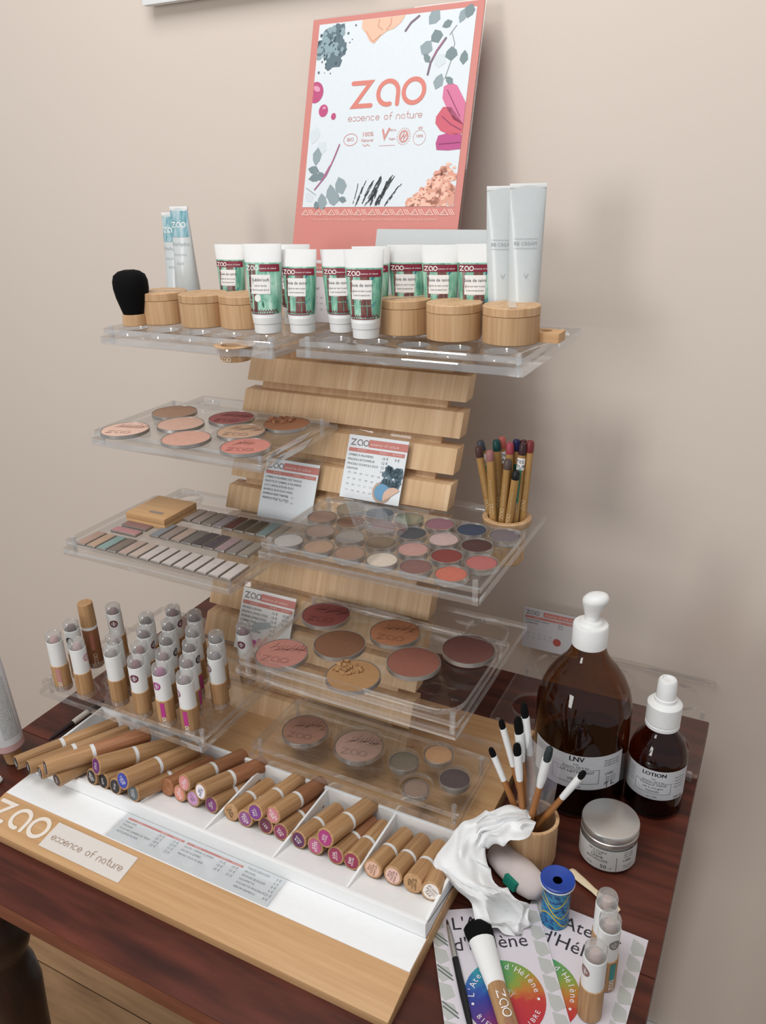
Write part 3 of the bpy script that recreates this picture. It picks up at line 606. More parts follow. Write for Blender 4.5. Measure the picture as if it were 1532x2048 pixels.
lying('tube with salmon pink sticker beneath the other pink one', (358.5, 1587), zr, (398, 1562), .075, '#d98f80', '03|ROSE', red=1)
lying('tube with rosy pink sticker stacked on the salmon one', (368, 1566), zu, (408, 1541), .075, '#d88d8f', '02|ROSE', red=1)
lying('tube with lilac sticker beneath the white-stickered one', (385.6, 1597), zr, (425, 1568), .073, '#c193b9', '09|MAUVE', tc='#5c3c66')
lying('tube with white sticker and blue numerals stacked on the lilac one', (401, 1583), zu, (442, 1558), .075, '#e9e2e4', '80|BASE', tc='#4b4f8c', red=1)
lying('tube with deep purple sticker lying alone by the second divider', (422.4, 1609.5), zr, (461, 1580), .072, '#7c3a72', '05|PRUNE')
lying('holed bamboo tube with black lettering burned on its bare end', (462, 1625), zr, (496, 1593), .066, None, 'MAT|INK 40', tc='#3b2c22')
lying('tube with purple sticker beneath two stacked tubes', (490, 1637), zr, (525, 1602), .066, '#8b4c83', '033|ROSE')
lying('tube with violet sticker lying on top in the third compartment', (510, 1624.5), zu, (543, 1592), .068, '#7d3f88', '041|VIOLET')
lying('tube with maroon sticker beneath the antique pink one', (531, 1651), zr, (566, 1616), .066, '#6d2f45', '031')
lying('tube with antique pink sticker lying on top', (545.6, 1630), zu, (579, 1602), .068, '#cc8186', '443|NUDE', red=1)
lying('tube with raspberry maroon sticker leaning on the third divider', (561, 1664), zr, (594.5, 1630), .064, '#883457', '032|ROUGE', red=1)
lying('tube with dark violet sticker first in the fourth compartment', (596.6, 1679.6), zr, (631, 1646), .066, '#5f2d55', '419|PRUNE')
lying('tube with fuchsia pink sticker beneath the magenta one', (630, 1692), zr, (664, 1656), .064, '#b3567e', '035|ROSE')
lying('tube with magenta sticker lying on top in the fourth compartment', (650, 1676), zu, (683.5, 1644), .068, '#a93876', '435|FUSHIA', r=.0085)
lying('tube with cranberry sticker and white numerals', (671, 1711), zr, (704, 1673), .064, '#9a3457', '036|ROUGE', red=1)
lying('tube with wine red sticker against the fourth divider', (703, 1722), zr, (732, 1684), .064, '#8f2f4d', '040|ROUGE')
lying('concealer tube with peach end lettering beside the last divider', (745, 1738), zr, (774, 1701), .062, '#dcb199', '721|TOUCHE|LIGHT UP', tc='#5d4135', r=.0082)
lying('concealer tube with pale pink end sticker', (785.4, 1751.5), zr, (810.5, 1716), .062, '#e0b7ab', '722|TOUCHE|LIGHT UP', tc='#5d4135', r=.0082)
lying('concealer tube with black lettering on bare wood', (825.5, 1767), zr, (849, 1730), .062, None, '723|TOUCHE|LIGHT UP', tc='#38291d', r=.0084)
lying('concealer tube with white sticker at the tray end by the tissue', (862, 1783), zr, (876, 1742), .060, '#ece2da', '772|TOUCHE|LIGHT UP', tc='#5d4135', r=.0082)

# ================================================================ things on the two top trays
ZT = Z1R
BX_body = MB().lathe([(.0272, 0), (.0282, .0008), (.0282, .0268), (.0276, .0272), (0, .0272)], 40).mesh('box_body', bam_box)
BX_lid = MB().lathe([(.0276, .0273), (.0284, .0277), (.0284, .0352), (.0276, .0360), (0, .0362)], 40).mesh('lid', bam_box)
for u, v, lb in ((1033, 691, 'round bamboo jar at the tray corner before the two tall white tubes'), (917, 683, 'round bamboo jar with a dark knot in its side'), (818, 671, 'round bamboo jar beside the front foundation tube'), (325, 649, 'round bamboo jar half hidden behind the kabuki brush'), (407, 655, 'pale round bamboo jar between two darker jars'), (488, 658, 'round bamboo jar beside the green bamboo-leaf tube')):
    P = onz(u, v, ZT); y = P[1]+.017; x = P[0]-.012*(1 if u > 600 else .8)
    t = thing('bamboo_jar', lb, 'jar', (x, y, ZT+.0002), random.uniform(0, 6), 'round bamboo jars on the top trays')
    put('box_body', BX_body, t); put('lid', BX_lid, t)
    if u in (818, 1033, 325): Pr().rect(-.024, .024, -.004, .004).emit('tape_strip', plain('#cbb39c', .3), t, lambda X, Y: (X, Y, .0364))
# kabuki brush
P = onz(258, 653, ZT)
kb = thing('kabuki_brush', 'stubby kabuki brush with black bristles on a bamboo foot', 'brush', (P[0], P[1]+.012, ZT+.0002))
MB().lathe([(.0145, 0), (.015, .0006), (.0142, .0125), (.0135, .013), (0, .013)], 28).make('bamboo_foot', bam_box, kb)
bh = MB(); prof = [(.0128, .0125), (.0150, .020), (.0185, .032), (.0202, .042), (.0200, .050), (.0178, .0565), (.0125, .0605), (.006, .062), (0, .0623)]
bh.lathe(prof, 60)
for i, q in enumerate(bh.v):
    r_ = math.hypot(q[0], q[1])
    if r_ > 1e-5: k = 1+.02*noise.noise((q[0]*900, q[1]*900, q[2]*160)); bh.v[i] = (q[0]*k, q[1]*k, q[2]*(1+.008*noise.noise((q[0]*500, q[1]*500, 3))))
bh.make('bristles', black_hair, kb, 60)
# bamboo cup hanging through the left top tray
hc = thing('bamboo_cup', 'small bamboo cup hanging below the top tray with a branded bottom', 'cup', (-.5349, .690, .454+.0092))
MB().lathe([(0, -.0155), (.0155, -.0155), (.0165, -.014), (.0185, 0), (.0225, .0), (.0225, .0011), (.0150, .0011), (.013, -.011), (0, -.011)], 32).make('cup_body', bam_box, hc)
p = Pr(); zao(p, -.0075, -.0140, .0042, .0007); p.emit('logo_lettering', plain('#e3d6c4', .5), hc, lambda x, y: ((.0176+.03*(y+.0125)*.35)*math.sin(x/.017), -(.0176+.03*(y+.0125)*.35)*math.cos(x/.017), y))
# small bamboo block with a hole
P = onz(1107, 672, ZT+.004); bb = plate2d(rrect(-.0145, .0145, -.012, .012, .002), [circ(-.002, .001, .0052)], 0, .0095)
o = bb.make('bamboo_block', [bam_x, bam_x], loc=(P[0]-.004, P[1]-.005, ZT+.0002)); tag(o, 'flat bamboo block with a drilled hole at the back of the top tray', 'holder')

# ---------------------------------------------------------------- squeeze tubes
def loft_tube(rb, wt, z0, z1, seg=32, rows=12, dt=.0009, pw=1.0):
    def wd(z): k = max(0, min(1, (z-z0)/(z1-z0))); return rb+(wt-rb)*k**.8, rb*(1-k**pw)+dt*k**pw
    b = MB(); vv = []
    for i in range(rows+1):
        z = z0+(z1-z0)*i/rows; w, d = wd(z)
        vv += [(w*math.cos(2*PI*k/seg), d*math.sin(2*PI*k/seg), z) for k in range(seg)]
    ff = [(i*seg+k, i*seg+(k+1) % seg, (i+1)*seg+(k+1) % seg, (i+1)*seg+k) for i in range(rows) for k in range(seg)]
    ff += [tuple(range(seg-1, -1, -1)), tuple(rows*seg+k for k in range(seg))]
    b.add(vv, ff)
    def mp(eps=.0003):
        def f(x, z):
            w, d = wd(z); q = max(-1, min(1, x/w)); return (x, -d*math.sqrt(max(0, 1-q*q))-eps, z)
        return f
    return b, mp
green_m = grain('tube_green_print', ['#2f6f5c', '#62a188', '#97c4ae', '#c6e0d0'], (95, 95, 16), rough=.3, hsv=.05, bump=0, coat=.3)
stem_m = grain('tube_bamboo_print', ['#4a2b2b', '#6e4540', '#8a5f52'], (220, 220, 20), rough=.3, hsv=.05, bump=0, coat=.3)
leaf_m = plain('#1f5c44', .35); teal_m = plain('#2d6d86', .35); burg = plain('#7c1f33', .4)
def soie(label, x, y, title, rz, var=0, h=.0875, group='printed foundation tubes on the top trays', scale=1.0):
    t = thing('foundation_tube', label, 'tube', (x, y, ZT+.0002), rz, group); t.scale = (scale,)*3
    MB().lathe([(.0125, 0), (.0138, .0008), (.0141, .010), (.0147, .0105), (.0152, .0165), (.0140, .0170), (0, .0170)], 32).make('cap', white_p, t)
    body, mp = loft_tube(.0152, .0212, .0165, h); zc = h*.80
    tb_ = body.make('tube_body', white_p, t, 50)
    m1, m2, m3, m4 = mp(.0003), mp(.0005), mp(.0007), mp(.0009)
    p = Pr()
    n = 16
    for i in range(n):
        a0, a1 = -1+2*i/n, -1+2*(i+1)/n
        for j in range(5):
            za, zbq = .0205+(zc-.0205)*j/5, .0205+(zc-.0205)*(j+1)/5
            wa = .0152+(.0212-.0152)*((za-.0165)/(h-.0165))**.8; wb2 = .0152+(.0212-.0152)*((zbq-.0165)/(h-.0165))**.8
            p.poly([(math.sin(a0*PI/2)*wa*.995, za), (math.sin(a1*PI/2)*wa*.995, za), (math.sin(a1*PI/2)*wb2*.995, zbq), (math.sin(a0*PI/2)*wb2*.995, zbq)])
    p.emit('green_print', green_m, tb_, m1)
    p = Pr()
    for xa, xb_, w in ((-.010, -.013, .0035), (.002, .000, .006), (.008, .004, .004)) if not var else ((-.012, -.013, .003), (-.006, -.009, .004)):
        for j in range(4):
            za, zb_ = .022+(zc-.023)*j/4+.0004, .022+(zc-.023)*(j+1)/4-.0004; f0, f1 = j/4, (j+1)/4
            p.poly([(xa+(xb_-xa)*f0-w/2, za), (xa+(xb_-xa)*f0+w/2, za), (xa+(xb_-xa)*f1+w/2, zb_), (xa+(xb_-xa)*f1-w/2, zb_)])
    p.emit('stem_print', stem_m, tb_, m2)
    p = Pr()
    for (lx, lz, ang, ln) in ((.011, .062, -.5, .016), (.012, .045, -.9, .013), (-.012, .040, .9, .012), (.010, .034, 2.4, .011)) if not var else ((.004, .046, .4, .014), (.010, .040, .75, .014), (.006, .034, 1.2, .010), (.012, .050, .9, .010), (.002, .030, .2, .008)):
        p.add(([(0, -ln/2), (.0011, 0), (0, ln/2), (-.0011, 0)], [(0, 1, 2, 3)]), lx, lz, 1, ang)
    p.emit('leaf_print', leaf_m if var else teal_m, tb_, m2)
    Pr().rect(-.018 if not var else -.002, .0182, zc-.0085, zc-.0015, 8).emit('burgundy_band', burg, tb_, m3)
    p = Pr(); zao(p, -.0172, zc-.0075, .0046, .0008); essence_fit(p, -.002, .0155, zc-.0062, .12); p.emit('logo_lettering', white_ink, tb_, m4)
    Pr().rect(-.0115, .0095, zc-.030, zc-.0115, 6).emit('white_panel', plain('#e6e3e0', .5), tb_, m3)
    p = Pr().text(title, -.001, zc-.0165, .0044).text('FOND DE TEINT FLUIDE' if not var else 'LISSE ET MATIFIE', -.001, zc-.0222, .00185).text('FLUID FOUNDATION' if not var else 'SMOOTH AND MATTE', -.001, zc-.0262, .00185)
    p.emit('title_lettering', dark_ink, tb_, m4)
    p = Pr().rect(-.0151, .0151, .0205, .0214, 8)
    for k in range(12): a = -.0148+k*.00245; p.stroke([(a, .0222), (a+.00125, .0248), (a+.0025, .0222)], .0005)
    p.emit('zigzag_border', burg, tb_, m3)
    if not var:
        p = Pr().text('701', -.003, .040, .0045); p.emit('shade_number', white_ink, tb_, m4)
    else:
        Pr().poly(circ(-.004, .036, .0036, 16)).emit('badge', plain('#dfe3dc', .5), tb_, m3)
    return t
tops = [((458, 489), "Soie de teint", .12, 'foundation tube standing behind the bamboo jars, nearest the tall teal-topped tubes', 0), ((523, 488), "Sublim'soft", .22, 'leaf-printed tube titled Sublim\'soft standing on the left top tray', 1), ((596, 499), "Soie de teint", .18, 'foundation tube beside the leaf-printed tube', 0), ((584, 489), "Soie de teint", .2, 'foundation tube almost hidden behind two others by the price card', 0),
        ((678, 499), "Soie de teint", .30, 'foundation tube peeking out left of the 701 tube', 0), ((727, 499), "Soie de teint", .24, 'foundation tube with shade number 701 in front', 0), ((742, 493), "Soie de teint", .3, 'foundation tube hidden behind the 701 tube', 0), ((814, 490), "Soie de teint", .25, 'foundation tube behind the bamboo jar beside the 701 tube', 0), ((882, 490), "Soie de teint", .25, 'foundation tube in the middle before the grey panel', 0), ((955, 488), "Soie de teint", .28, 'foundation tube next to the tall white tubes', 0)]
ys = [.797, .7285, .742, .785, .760, .7385, .780, .797, .797, .797]
for ((u, v), ti, rz, lb, var), yy in zip(tops, ys):
    Q = ony(u, v, yy); sc = max(.85, min(1.12, (Q[2]-ZT)/.0875)); soie(lb, Q[0], yy, ti, rz, var, scale=sc)
silver_w = plain('#cbd1d2', .28, spec=.5, name='pearl_white_tube')
def talltube(label, u, v, y, rz, top_print, w=.0165, rb=.0150, group='tall white tubes on the top trays'):
    Q = ony(u, v, y); h = Q[2]-ZT
    t = thing('tall_tube', label, 'tube', (Q[0], y, ZT+.0002), rz, group)
    MB().lathe([(.0120, 0), (.0130, .0006), (.0138, .0195), (0, .0195)], 28).make('cap', white_p, t)
    body, mp = loft_tube(rb, w, .0190, h, rows=14, pw=1.0); tb_ = body.make('tube_body', silver_w, t, 50)
    MB().box(-w, w, -.0011, .0011, h-.004, h).make('crimp', white_p, t, bevel=.0003)
    m2, m3 = mp(.0004), mp(.0007)
    if top_print:
        p = Pr().rect(-w*.97, w*.97, h-.034, h-.005, 8); p.emit('teal_print', grain('teal_print', ['#2f6878', '#6a9fab', '#b9ced2', '#4d8794'], (110, 110, 14), rough=.35, hsv=0, bump=0), tb_, m2)
        p = Pr(); zao(p, -.0105, h-.0235, .0062, .0010); p.emit('logo_lettering', white_ink, tb_, m3)
        p = Pr().text("Prim'hydra", 0, h-.042, .0055).text('HYDRATANT', 0, h-.054, .003).text('FACE', 0, h-.064, .004); p.emit('faint_lettering', plain('#b4b9ba', .5), tb_, m3)
    else:
        p = Pr().text('BB CREAM', -.001, h-.054, .0048)
        p.rect(-.012, .011, h-.0585, h-.0581, 4); p.rect(-.012, .011, h-.0498, h-.0494, 4); p.stroke([(-.0015, h-.082), (.0005, h-.086), (.0025, h-.082)], .0005)
        p.emit('faint_lettering', plain('#aab0b2', .5), tb_, m3)
    return t
talltube('tall pearl white tube leaning shoulder to shoulder, beside the last foundation tube', 1010, 372, .803, .33, False, .0175, .0150)
talltube('tall pearl white tube at the outer corner before the drilled bamboo block', 1057, 367, .796, .38, False, .0175, .0150)
talltube('tall white tube with teal bamboo print at its top', 357, 413, .790, .1, True, .0125, .0160)
talltube('tall white tube mostly hidden behind the teal-topped one', 340, 425, .818, .1, True, .0125, .0160)

# ---------------------------------------------------------------- poster in its acrylic holder
TH_P = math.atan2(.073, .235); PU = np.array([1., 0, 0]); PV = np.array([0, math.sin(TH_P), math.cos(TH_P)])
PTL = onpl(627.5, 38.8, (0, .93, .795), (0, math.cos(TH_P), -math.sin(TH_P)))
PL = (PTL[2]-ZT-.0005)/math.cos(TH_P)
PBL = PTL-PV*PL
poster = thing('advertising_poster', 'salmon-bordered cosmetics poster in a clear holder standing behind the tubes', 'poster', PBL, rot=Matrix(((1, 0, 0), (0, math.cos(TH_P), math.sin(TH_P)), (0, -math.sin(TH_P), math.cos(TH_P)))))
MB().box(-.0015, .2135, .0016, .0036, 0, PL+.0015).make('acrylic_holder', [acr], poster, bevel=.0003)
sheet = MB().box(.0, .212, .0002, .0014, PL-.297, PL-.0008).make('poster_sheet', salmon, poster)
pm0 = lambda e: (lambda x, y, l=0: (x/1000, .0002-e-min(l, 40)*2.2e-6, PL-y/1000))       # millimetres from the top-left corner
Pr().rect(9, 204, 7, 212).emit('printed_picture', plain('#d6dde1', .5), sheet, pm0(.0003))
def prn(p, name, c, e=.0006): return p.emit(name, plain(c, .55) if isinstance(c, str) else c, sheet, pm0(e))
p = Pr(); q = Pr(); zao(q, 0, 0, 30, 5.0); p.add(([(x, -y) for x, y in q.v], q.f), 60, 103); prn(p, 'logo_lettering', '#d37f73')
q = Pr(); essence_fit(q, 0, 95, 0, .075); p = Pr().add(([(x, -y) for x, y in q.v], q.f), 60, 117); prn(p, 'slogan_lettering', '#c98f8b')
def mtext(p, s, x, y, size, al='CENTER'): v, f = text2d(s, size, al); p.add(([(a, -b) for a, b in v], f), x, y)
p = Pr(); p.stroke([(66+9*math.cos(a*PI/12), 137+6.5*math.sin(a*PI/12)) for a in range(24)], .7, True); mtext(p, 'BIO', 66, 137, 5.5)
mtext(p, '100%', 88, 132, 7); mtext(p, 'Naturel', 88, 138.5, 5); p.stroke([(83, 143), (86, 145), (89, 143), (92, 145)], .7)
p.stroke([(107, 128), (110, 137), (115, 127)], 2.4); mtext(p, 'PETA', 120, 129, 3.4); mtext(p, 'Vegan', 119.5, 138, 3.6); p.stroke([(104, 145), (124, 145)], .4)
p.stroke([(134+5*math.cos(a*PI/12), 136+5.8*math.sin(a*PI/12)) for a in range(24)], 1.6, True); p.stroke([(131, 138), (134, 133), (134, 139), (137, 134)], 1.5)
for a in range(20): p.stroke([(134+7.4*math.cos(a*PI/10), 136+8.2*math.sin(a*PI/10)), (134+8.4*math.cos(a*PI/10), 136+9.2*math.sin(a*PI/10))], .7)
p.stroke([(153.5+7.5*math.cos(a*PI/12), 138+8*math.sin(a*PI/12)) for a in range(24)], .35, True); mtext(p, '100%', 153.5, 136.5, 4.2); p.stroke([(151, 127), (152, 129), (153.5, 126.5), (155, 129), (156, 127)], .6)
prn(p, 'badge_print', '#cf8f89')
R = random.Random(3)
def blob(cx, cyy, rx, ry, n=14, j=.12, rot=0):
    o = []
    for k in range(n):
        a = 2*PI*k/n; m = 1+R.uniform(-j, j); x, y = rx*m*math.cos(a), ry*m*math.sin(a); o.append((cx+x*math.cos(rot)-y*math.sin(rot), cyy+x*math.sin(rot)+y*math.cos(rot)))
    return o
def clampx(pts): return [(min(max(x, 9.2), 203.8), min(max(y, 7.2), 211.8)) for x, y in pts]
for c, n, rr in (('#5d7079', 34, (6, 9)), ('#8ba2a9', 46, (2.2, 4.6)), ('#40525b', 26, (1, 2.2))):   # crumbled blue powder
    p = Pr()
    for k in range(n):
        a = R.uniform(0, 2*PI); q = R.random()**.7*19; p.poly(clampx(blob(28+q*math.cos(a), 32+q*1.15*math.sin(a), R.uniform(*rr)*.8, R.uniform(*rr)*.9, 7, .25)))
    prn(p, 'powder_print', c, .0005+.0001*['#5d7079', '#8ba2a9', '#40525b'].index(c))
p = Pr()
for x, y, s in ((49, 20, 1.6), (52, 30, 1), (55, 27, .8), (14, 60, 1.6), (30, 62, .9), (22, 61, .6), (58, 12, 1.2)): p.poly(blob(x, y, s, s, 7, .2))
prn(p, 'powder_speck_print', '#60737b')
p = Pr().poly([(66, 7.3), (120, 7.3), (116, 14), (108, 20), (99, 22), (92, 26), (84, 34), (78, 31), (72, 22), (66, 16)]); prn(p, 'foundation_smear_print', '#e6b9a0')
p = Pr().stroke([(88, 9), (87, 16), (93, 20)], .8).stroke([(103, 8), (103, 15), (98, 21)], .8).stroke([(72, 20), (82, 32), (92, 25)], .7); prn(p, 'smear_crease_print', '#c99377', .0008)
prn(Pr().poly(clampx(blob(12, 82, 11, 12, 20, 0))).poly(blob(25.5, 103, 6.2, 7, 18, 0)).poly(blob(40, 110, 3.3, 3.8, 16, 0)), 'drop_print', '#b9507a')
prn(Pr().poly(blob(14, 78, 5, 3, 12, 0, .5)).poly(blob(26.5, 100, 2.4, 1.6, 12, 0)), 'drop_shine_print', '#dc96b0', .0008)
for c, pts in (('#d07396', [(176, 86), (184, 82), (192, 86), (204, 104), (204, 127), (192, 121), (182, 108), (176, 98)]), ('#c95d6e', [(171, 117), (178, 107), (188, 108), (204, 126), (204, 136), (190, 137), (178, 132), (171, 124)]), ('#b64f85', [(176, 137), (190, 134), (204, 137), (204, 152), (190, 153), (176, 152), (174, 145)])):
    prn(Pr().poly(pts), 'lipstick_smear_print', c, .0006)
p = Pr().stroke([(181, 90), (190, 104), (199, 118)], .9).stroke([(178, 117), (190, 126), (202, 132)], .9).stroke([(178, 146), (203, 145)], .9); prn(p, 'smear_crease_print', '#8d3a63', .0009)
for i, (c, n, rr) in enumerate((('#d79b86', 70, (5, 9)), ('#e7b9a4', 46, (2.6, 5.5)), ('#b47563', 34, (.8, 2.0)))):          # crushed blush
    p = Pr()
    for k in range(n):
        x = R.uniform(150, 204); y = R.uniform(212-(x-146)*1.0, 212) if x < 186 else R.uniform(166+R.uniform(0, 8), 212)
        if y < 212-(x-138)*.98: continue
        p.poly(clampx(blob(x, max(y, 164), R.uniform(*rr)*.8, R.uniform(*rr)*.7, 6, .35)))
    prn(p, 'crushed_blush_print', c, .0005+.00012*i)
p = Pr()
for x0, x1, w in ((78, 83, 1.0), (82, 92, 2.4), (88, 103, 2.8), (95, 113, 5.0), (101, 112, 4), (107, 127, 5.5), (112, 122, 3), (119, 138, 2.4)):
    for k in range(int(8*w)):
        f0 = R.uniform(0, .86); f1 = f0+R.uniform(.08, .16); top = 180 if x1 < 112 else (177 if x1 < 130 else 186)
        o_ = R.uniform(-.5, .5)*w; p.stroke([(x0+(x1-x0)*f0+o_, 211-(211-top)*f0), (x0+(x1-x0)*f1+o_, 211-(211-top)*f1)], .85)
prn(p, 'charcoal_stroke_print', '#4a4d50')
p1, p2, p3 = Pr(), Pr(), Pr()
def leaf(p, x, y, l, w, a):
    l, w = l*1.25, w*1.2
    p.add(([(0, 0), (l*.3, w*.8), (l*.65, w), (l, 0), (l*.65, -w), (l*.3, -w*.8)], [tuple(range(6))]), x, y, 1, a)
for x, y, l, w, a in ((150, 20, 14, 6, -.9), (158, 26, 12, 6, 1.2), (142, 42, 13, 7, .3), (148, 50, 10, 3, .9), (186, 22, 13, 4, -1.2), (180, 45, 12, 6, 1.5), (194, 18, 12, 5, -1.3), (196, 50, 12, 4, 1.6), (172, 72, 14, 5, 1.9), (166, 24, 10, 3.5, -.4), (177, 76, 10, 3, .7)): leaf(p1 if l > 12 else p2, x, y, l, w, a)
for x, y, l, w, a in ((22, 165, 17, 5, -1.5), (12, 168, 13, 4, .2), (27, 172, 10, 4, .9), (55, 178, 17, 6.5, 1.2), (45, 186, 17, 5.5, 1.4), (42, 200, 15, 7, .2), (34, 196, 16, 5.5, 1.4), (27, 205, 8, 3, 1.3), (14, 180, 14, 4, -.2), (58, 202, 9, 3, .3)): leaf(p1 if l > 14 else p2, x, y, l, w, a)
for x, y, l, w, a in ((14, 140, 16, 6, -1.3), (22, 152, 14, 6, -.9), (12, 195, 12, 4, .8), (160, 55, 13, 6, .4)): leaf(p3, x, y, l, w, a)
prn(p3, 'pale_leaf_print', '#cdd6db', .0005); prn(p1, 'leaf_print', '#8f9ea3', .0006); prn(p2, 'leaf_print', '#77888b', .0007)
p = Pr().stroke([(178, 30), (183, 42), (181, 60), (176, 78)], .8).stroke([(183, 24), (176, 33)], .8).stroke([(22, 168), (24, 180)], .6).stroke([(12, 190), (26, 198)], .6); prn(p, 'twig_print', '#8b9694', .0007)
p = Pr().stroke([(172, 36), (163, 48), (157, 60), (155, 72)], 2.4).stroke([(137, 10), (128, 16), (122, 24)], 2.2); prn(p, 'spike_print', '#7d6a75', .0008)
p = Pr().stroke([(52, 142), (46, 158), (38, 176), (24, 192)], 1.7).stroke([(170, 39), (164, 47), (160, 54)], 1.4).stroke([(42, 166), (34, 180)], 2.4); prn(p, 'spike_flower_print', '#a8688a', .0009)
p = Pr()
for k in range(11):
    a = 9+k*18; p.stroke([(a, 221), (a+5, 215), (a+10, 221), (a, 221)], .8); p.stroke([(a+2, 220), (a+5, 217)], .7); p.stroke([(a+4, 220.3), (a+6, 218.2)], .7)
    for j in range(3): p.stroke([(a+9+j*2.1, 215), (a+13+j*2.1, 221)], .8)
prn(p, 'zigzag_border_print', '#f1c8bd')
p = Pr(); mtext(p, 'Tous nos produits sont naturels, certifies biologiques, vegan et rechargeables. Nos bambous sont issus de forets gerees durablement.', 106, 226, 3.0); prn(p, 'fine_print', '#efc3b8')
# grey panel leaning in front of the poster
GT = onpl(770, 458, (0, .846, .571), (0, math.cos(TH_P), -math.sin(TH_P)))
gl_ = (GT[2]-ZT-.0005)/math.cos(TH_P)
gp = thing('tent_card', 'blank light grey folded card leaning behind the foundation tubes', 'card', GT-PV*gl_, rot=Matrix(((1, 0, 0), (0, math.cos(TH_P), math.sin(TH_P)), (0, -math.sin(TH_P), math.cos(TH_P)))))
MB().box(-.010, .132, 0, .0012, 0, gl_).make('front_leaf', plain('#bfc4c4', .5), gp)
MB().box(-.010, .132, .0012, .0045, gl_-.002, gl_).make('lit_folded_edge', plain('#f4f4f2', .5), gp)  # fold painted whiter than the face, standing in for light on the top edge

# ---------------------------------------------------------------- price cards
SLN = math.atan(SL)
def price_card(label, BL, w, h, lean, lines, prices, art=None, numbers=0, rz=0, margin=.006, dim='#e9edf0', head=True):
    rot = Matrix.Rotation(rz, 3, 'Z') @ Matrix.Rotation(-lean, 3, 'X')
    t = thing('price_card', label, 'price card', BL, 0, 'small price cards', rot=rot)
    MB().box(-.001, w+.001, .0008, .0022, 0, h+.001).make('acrylic_holder', [acr], t, bevel=.0002)
    pp_ = MB().box(0, w, .0, .0007, .0006, h-margin).make('paper', plain(dim, .6), t)
    f = lambda e: (lambda x, y: (x, -e, y)); top = h-margin
    if head:
        p = Pr(); zao(p, w*.04, top-h*.15, h*.095, h*.016); p.emit('logo_lettering', grey_ink, pp_, f(.0002))
        Pr().rect(w*.35, w, top-h*.155, top-h*.045).emit('header_bar', salmon, pp_, f(.0002))
        p = Pr(); essence_fit(p, w*.38, w*.86, top-h*.125, .11); p.emit('header_lettering', plain('#f6d9d2', .5), pp_, f(.0004))
        Pr().rect(w*.03, w*.97, top-h*.24, top-h*.185).emit('column_bar', salmon, pp_, f(.0002))
        p = Pr().text('PRODUIT', w*.25, top-h*.212, h*.034).text('BAMBOU', w*.62, top-h*.212, h*.03).text('RECHARGE', w*.85, top-h*.212, h*.03); p.emit('column_lettering', plain('#f6d9d2', .5), pp_, f(.0004))
    y0 = top-h*.29; p = Pr(); q = Pr()
    for i, s in enumerate(lines):
        p.text(s, w*.04, y0-i*h*.065, h*.044, 'LEFT')
        for j, pr in enumerate(prices[i] if i < len(prices) else ()): q.text(pr, w*(.66+.2*j), y0-i*h*.065, h*.055)
    p.emit('product_lettering', dark_ink, pp_, f(.0002))
    if q.v: q.emit('handwritten_price', plain('#6b6f78', .6), pp_, f(.0003))
    if numbers:
        p = Pr(); R2 = random.Random(label)
        for a in range(numbers):
            for b_ in range(6): p.text('%d' % R2.choice([101, 102, 104, 106, 107, 108, 110, 111, 114, 115, 117, 203, 204, 207]), w*(.1+.1*b_), h*.38-a*h*.085-b_*h*.003, h*.034)
        p.emit('shade_numbers', plain('#8f959a', .6), pp_, f(.0002))
    if art: art(pp_, f, w, h)
    return t
def art_blue(pp_, f, w, h):
    R3 = random.Random(5)
    for c, n, r0, r1 in (('#5f7683', 20, .004, .0055), ('#8fa7b2', 20, .0016, .003), ('#42545f', 14, .0008, .0014)):
        p = Pr()
        for k in range(n): p.poly([(w*.83+a, h*.36+b) for a, b in blob(R3.uniform(-.010, .010), R3.uniform(-.010, .012), R3.uniform(r0, r1), R3.uniform(r0, r1), 7, .25)])
        p.emit('powder_print', plain(c, .6), pp_, f(.0003+.00004*len(c)+.0001*n/20))
    Pr().poly(circ(w*.70, h*.16, .0125, 28)).emit('open_box_print', plain('#c2a58e', .6), pp_, f(.0006)); Pr().poly(circ(w*.70, h*.16, .0100, 28)).emit('shadow_print', plain('#6f9fc0', .6), pp_, f(.0008))
    Pr().poly([(x, y) for x, y in circ(w*.885, h*.10, .0125, 28) if x < w and y > .0005]).emit('box_lid_print', plain('#dcb9a4', .6), pp_, f(.0010))
def art_pink(pp_, f, w, h):
    for x, y, c in ((.36, .12, '#c2679a'), (.47, .16, '#d8a3a4'), (.58, .2, '#e0b0a8'), (.7, .14, '#cf8f98')):
        Pr().poly([(w*x+a, h*y+b) for a, b in blob(0, 0, .0045, .006, 12, .1)]).emit('swatch_print', plain(c, .6), pp_, f(.0003))
    Pr().poly([(w*.28, h*.3), (w*.62, h*.42), (w*.6, h*.5), (w*.3, h*.44)]).emit('bullet_print', plain('#b9bfc2', .5), pp_, f(.0003))
price_card('price card with blue powder picture leaning on the slats behind the round eyeshadows', (-.4545, .7570, .2765), .078, .0815, SLN, ['OMBRE À PAUPIÈRES', 'PINCEAU ESTOMPEUR', 'PINCEAU SOURCILS DUO', 'CRAYON'], [('16 €', '9 €'), ('12 €',), ('12 €',), ('14 €',)], art_blue, 4)
price_card('text-only price card leaning on the slats behind the eyeshadow bars', (-.5655, .7405, .2390), .0775, .080, SLN, ['OMBRE À PAUPIÈRES RECTANGLE', 'PALETTE ET OMBRES À PAUPIÈRES', 'LOT 5 APPLICATEURS DUO', 'BAMBOO BOX DUO (VIDE)', 'BAMBOO BOX M (VIDE)', 'BAMBOO BOX XL (VIDE)'], [(), (), (), (), (), ()], None, 2)
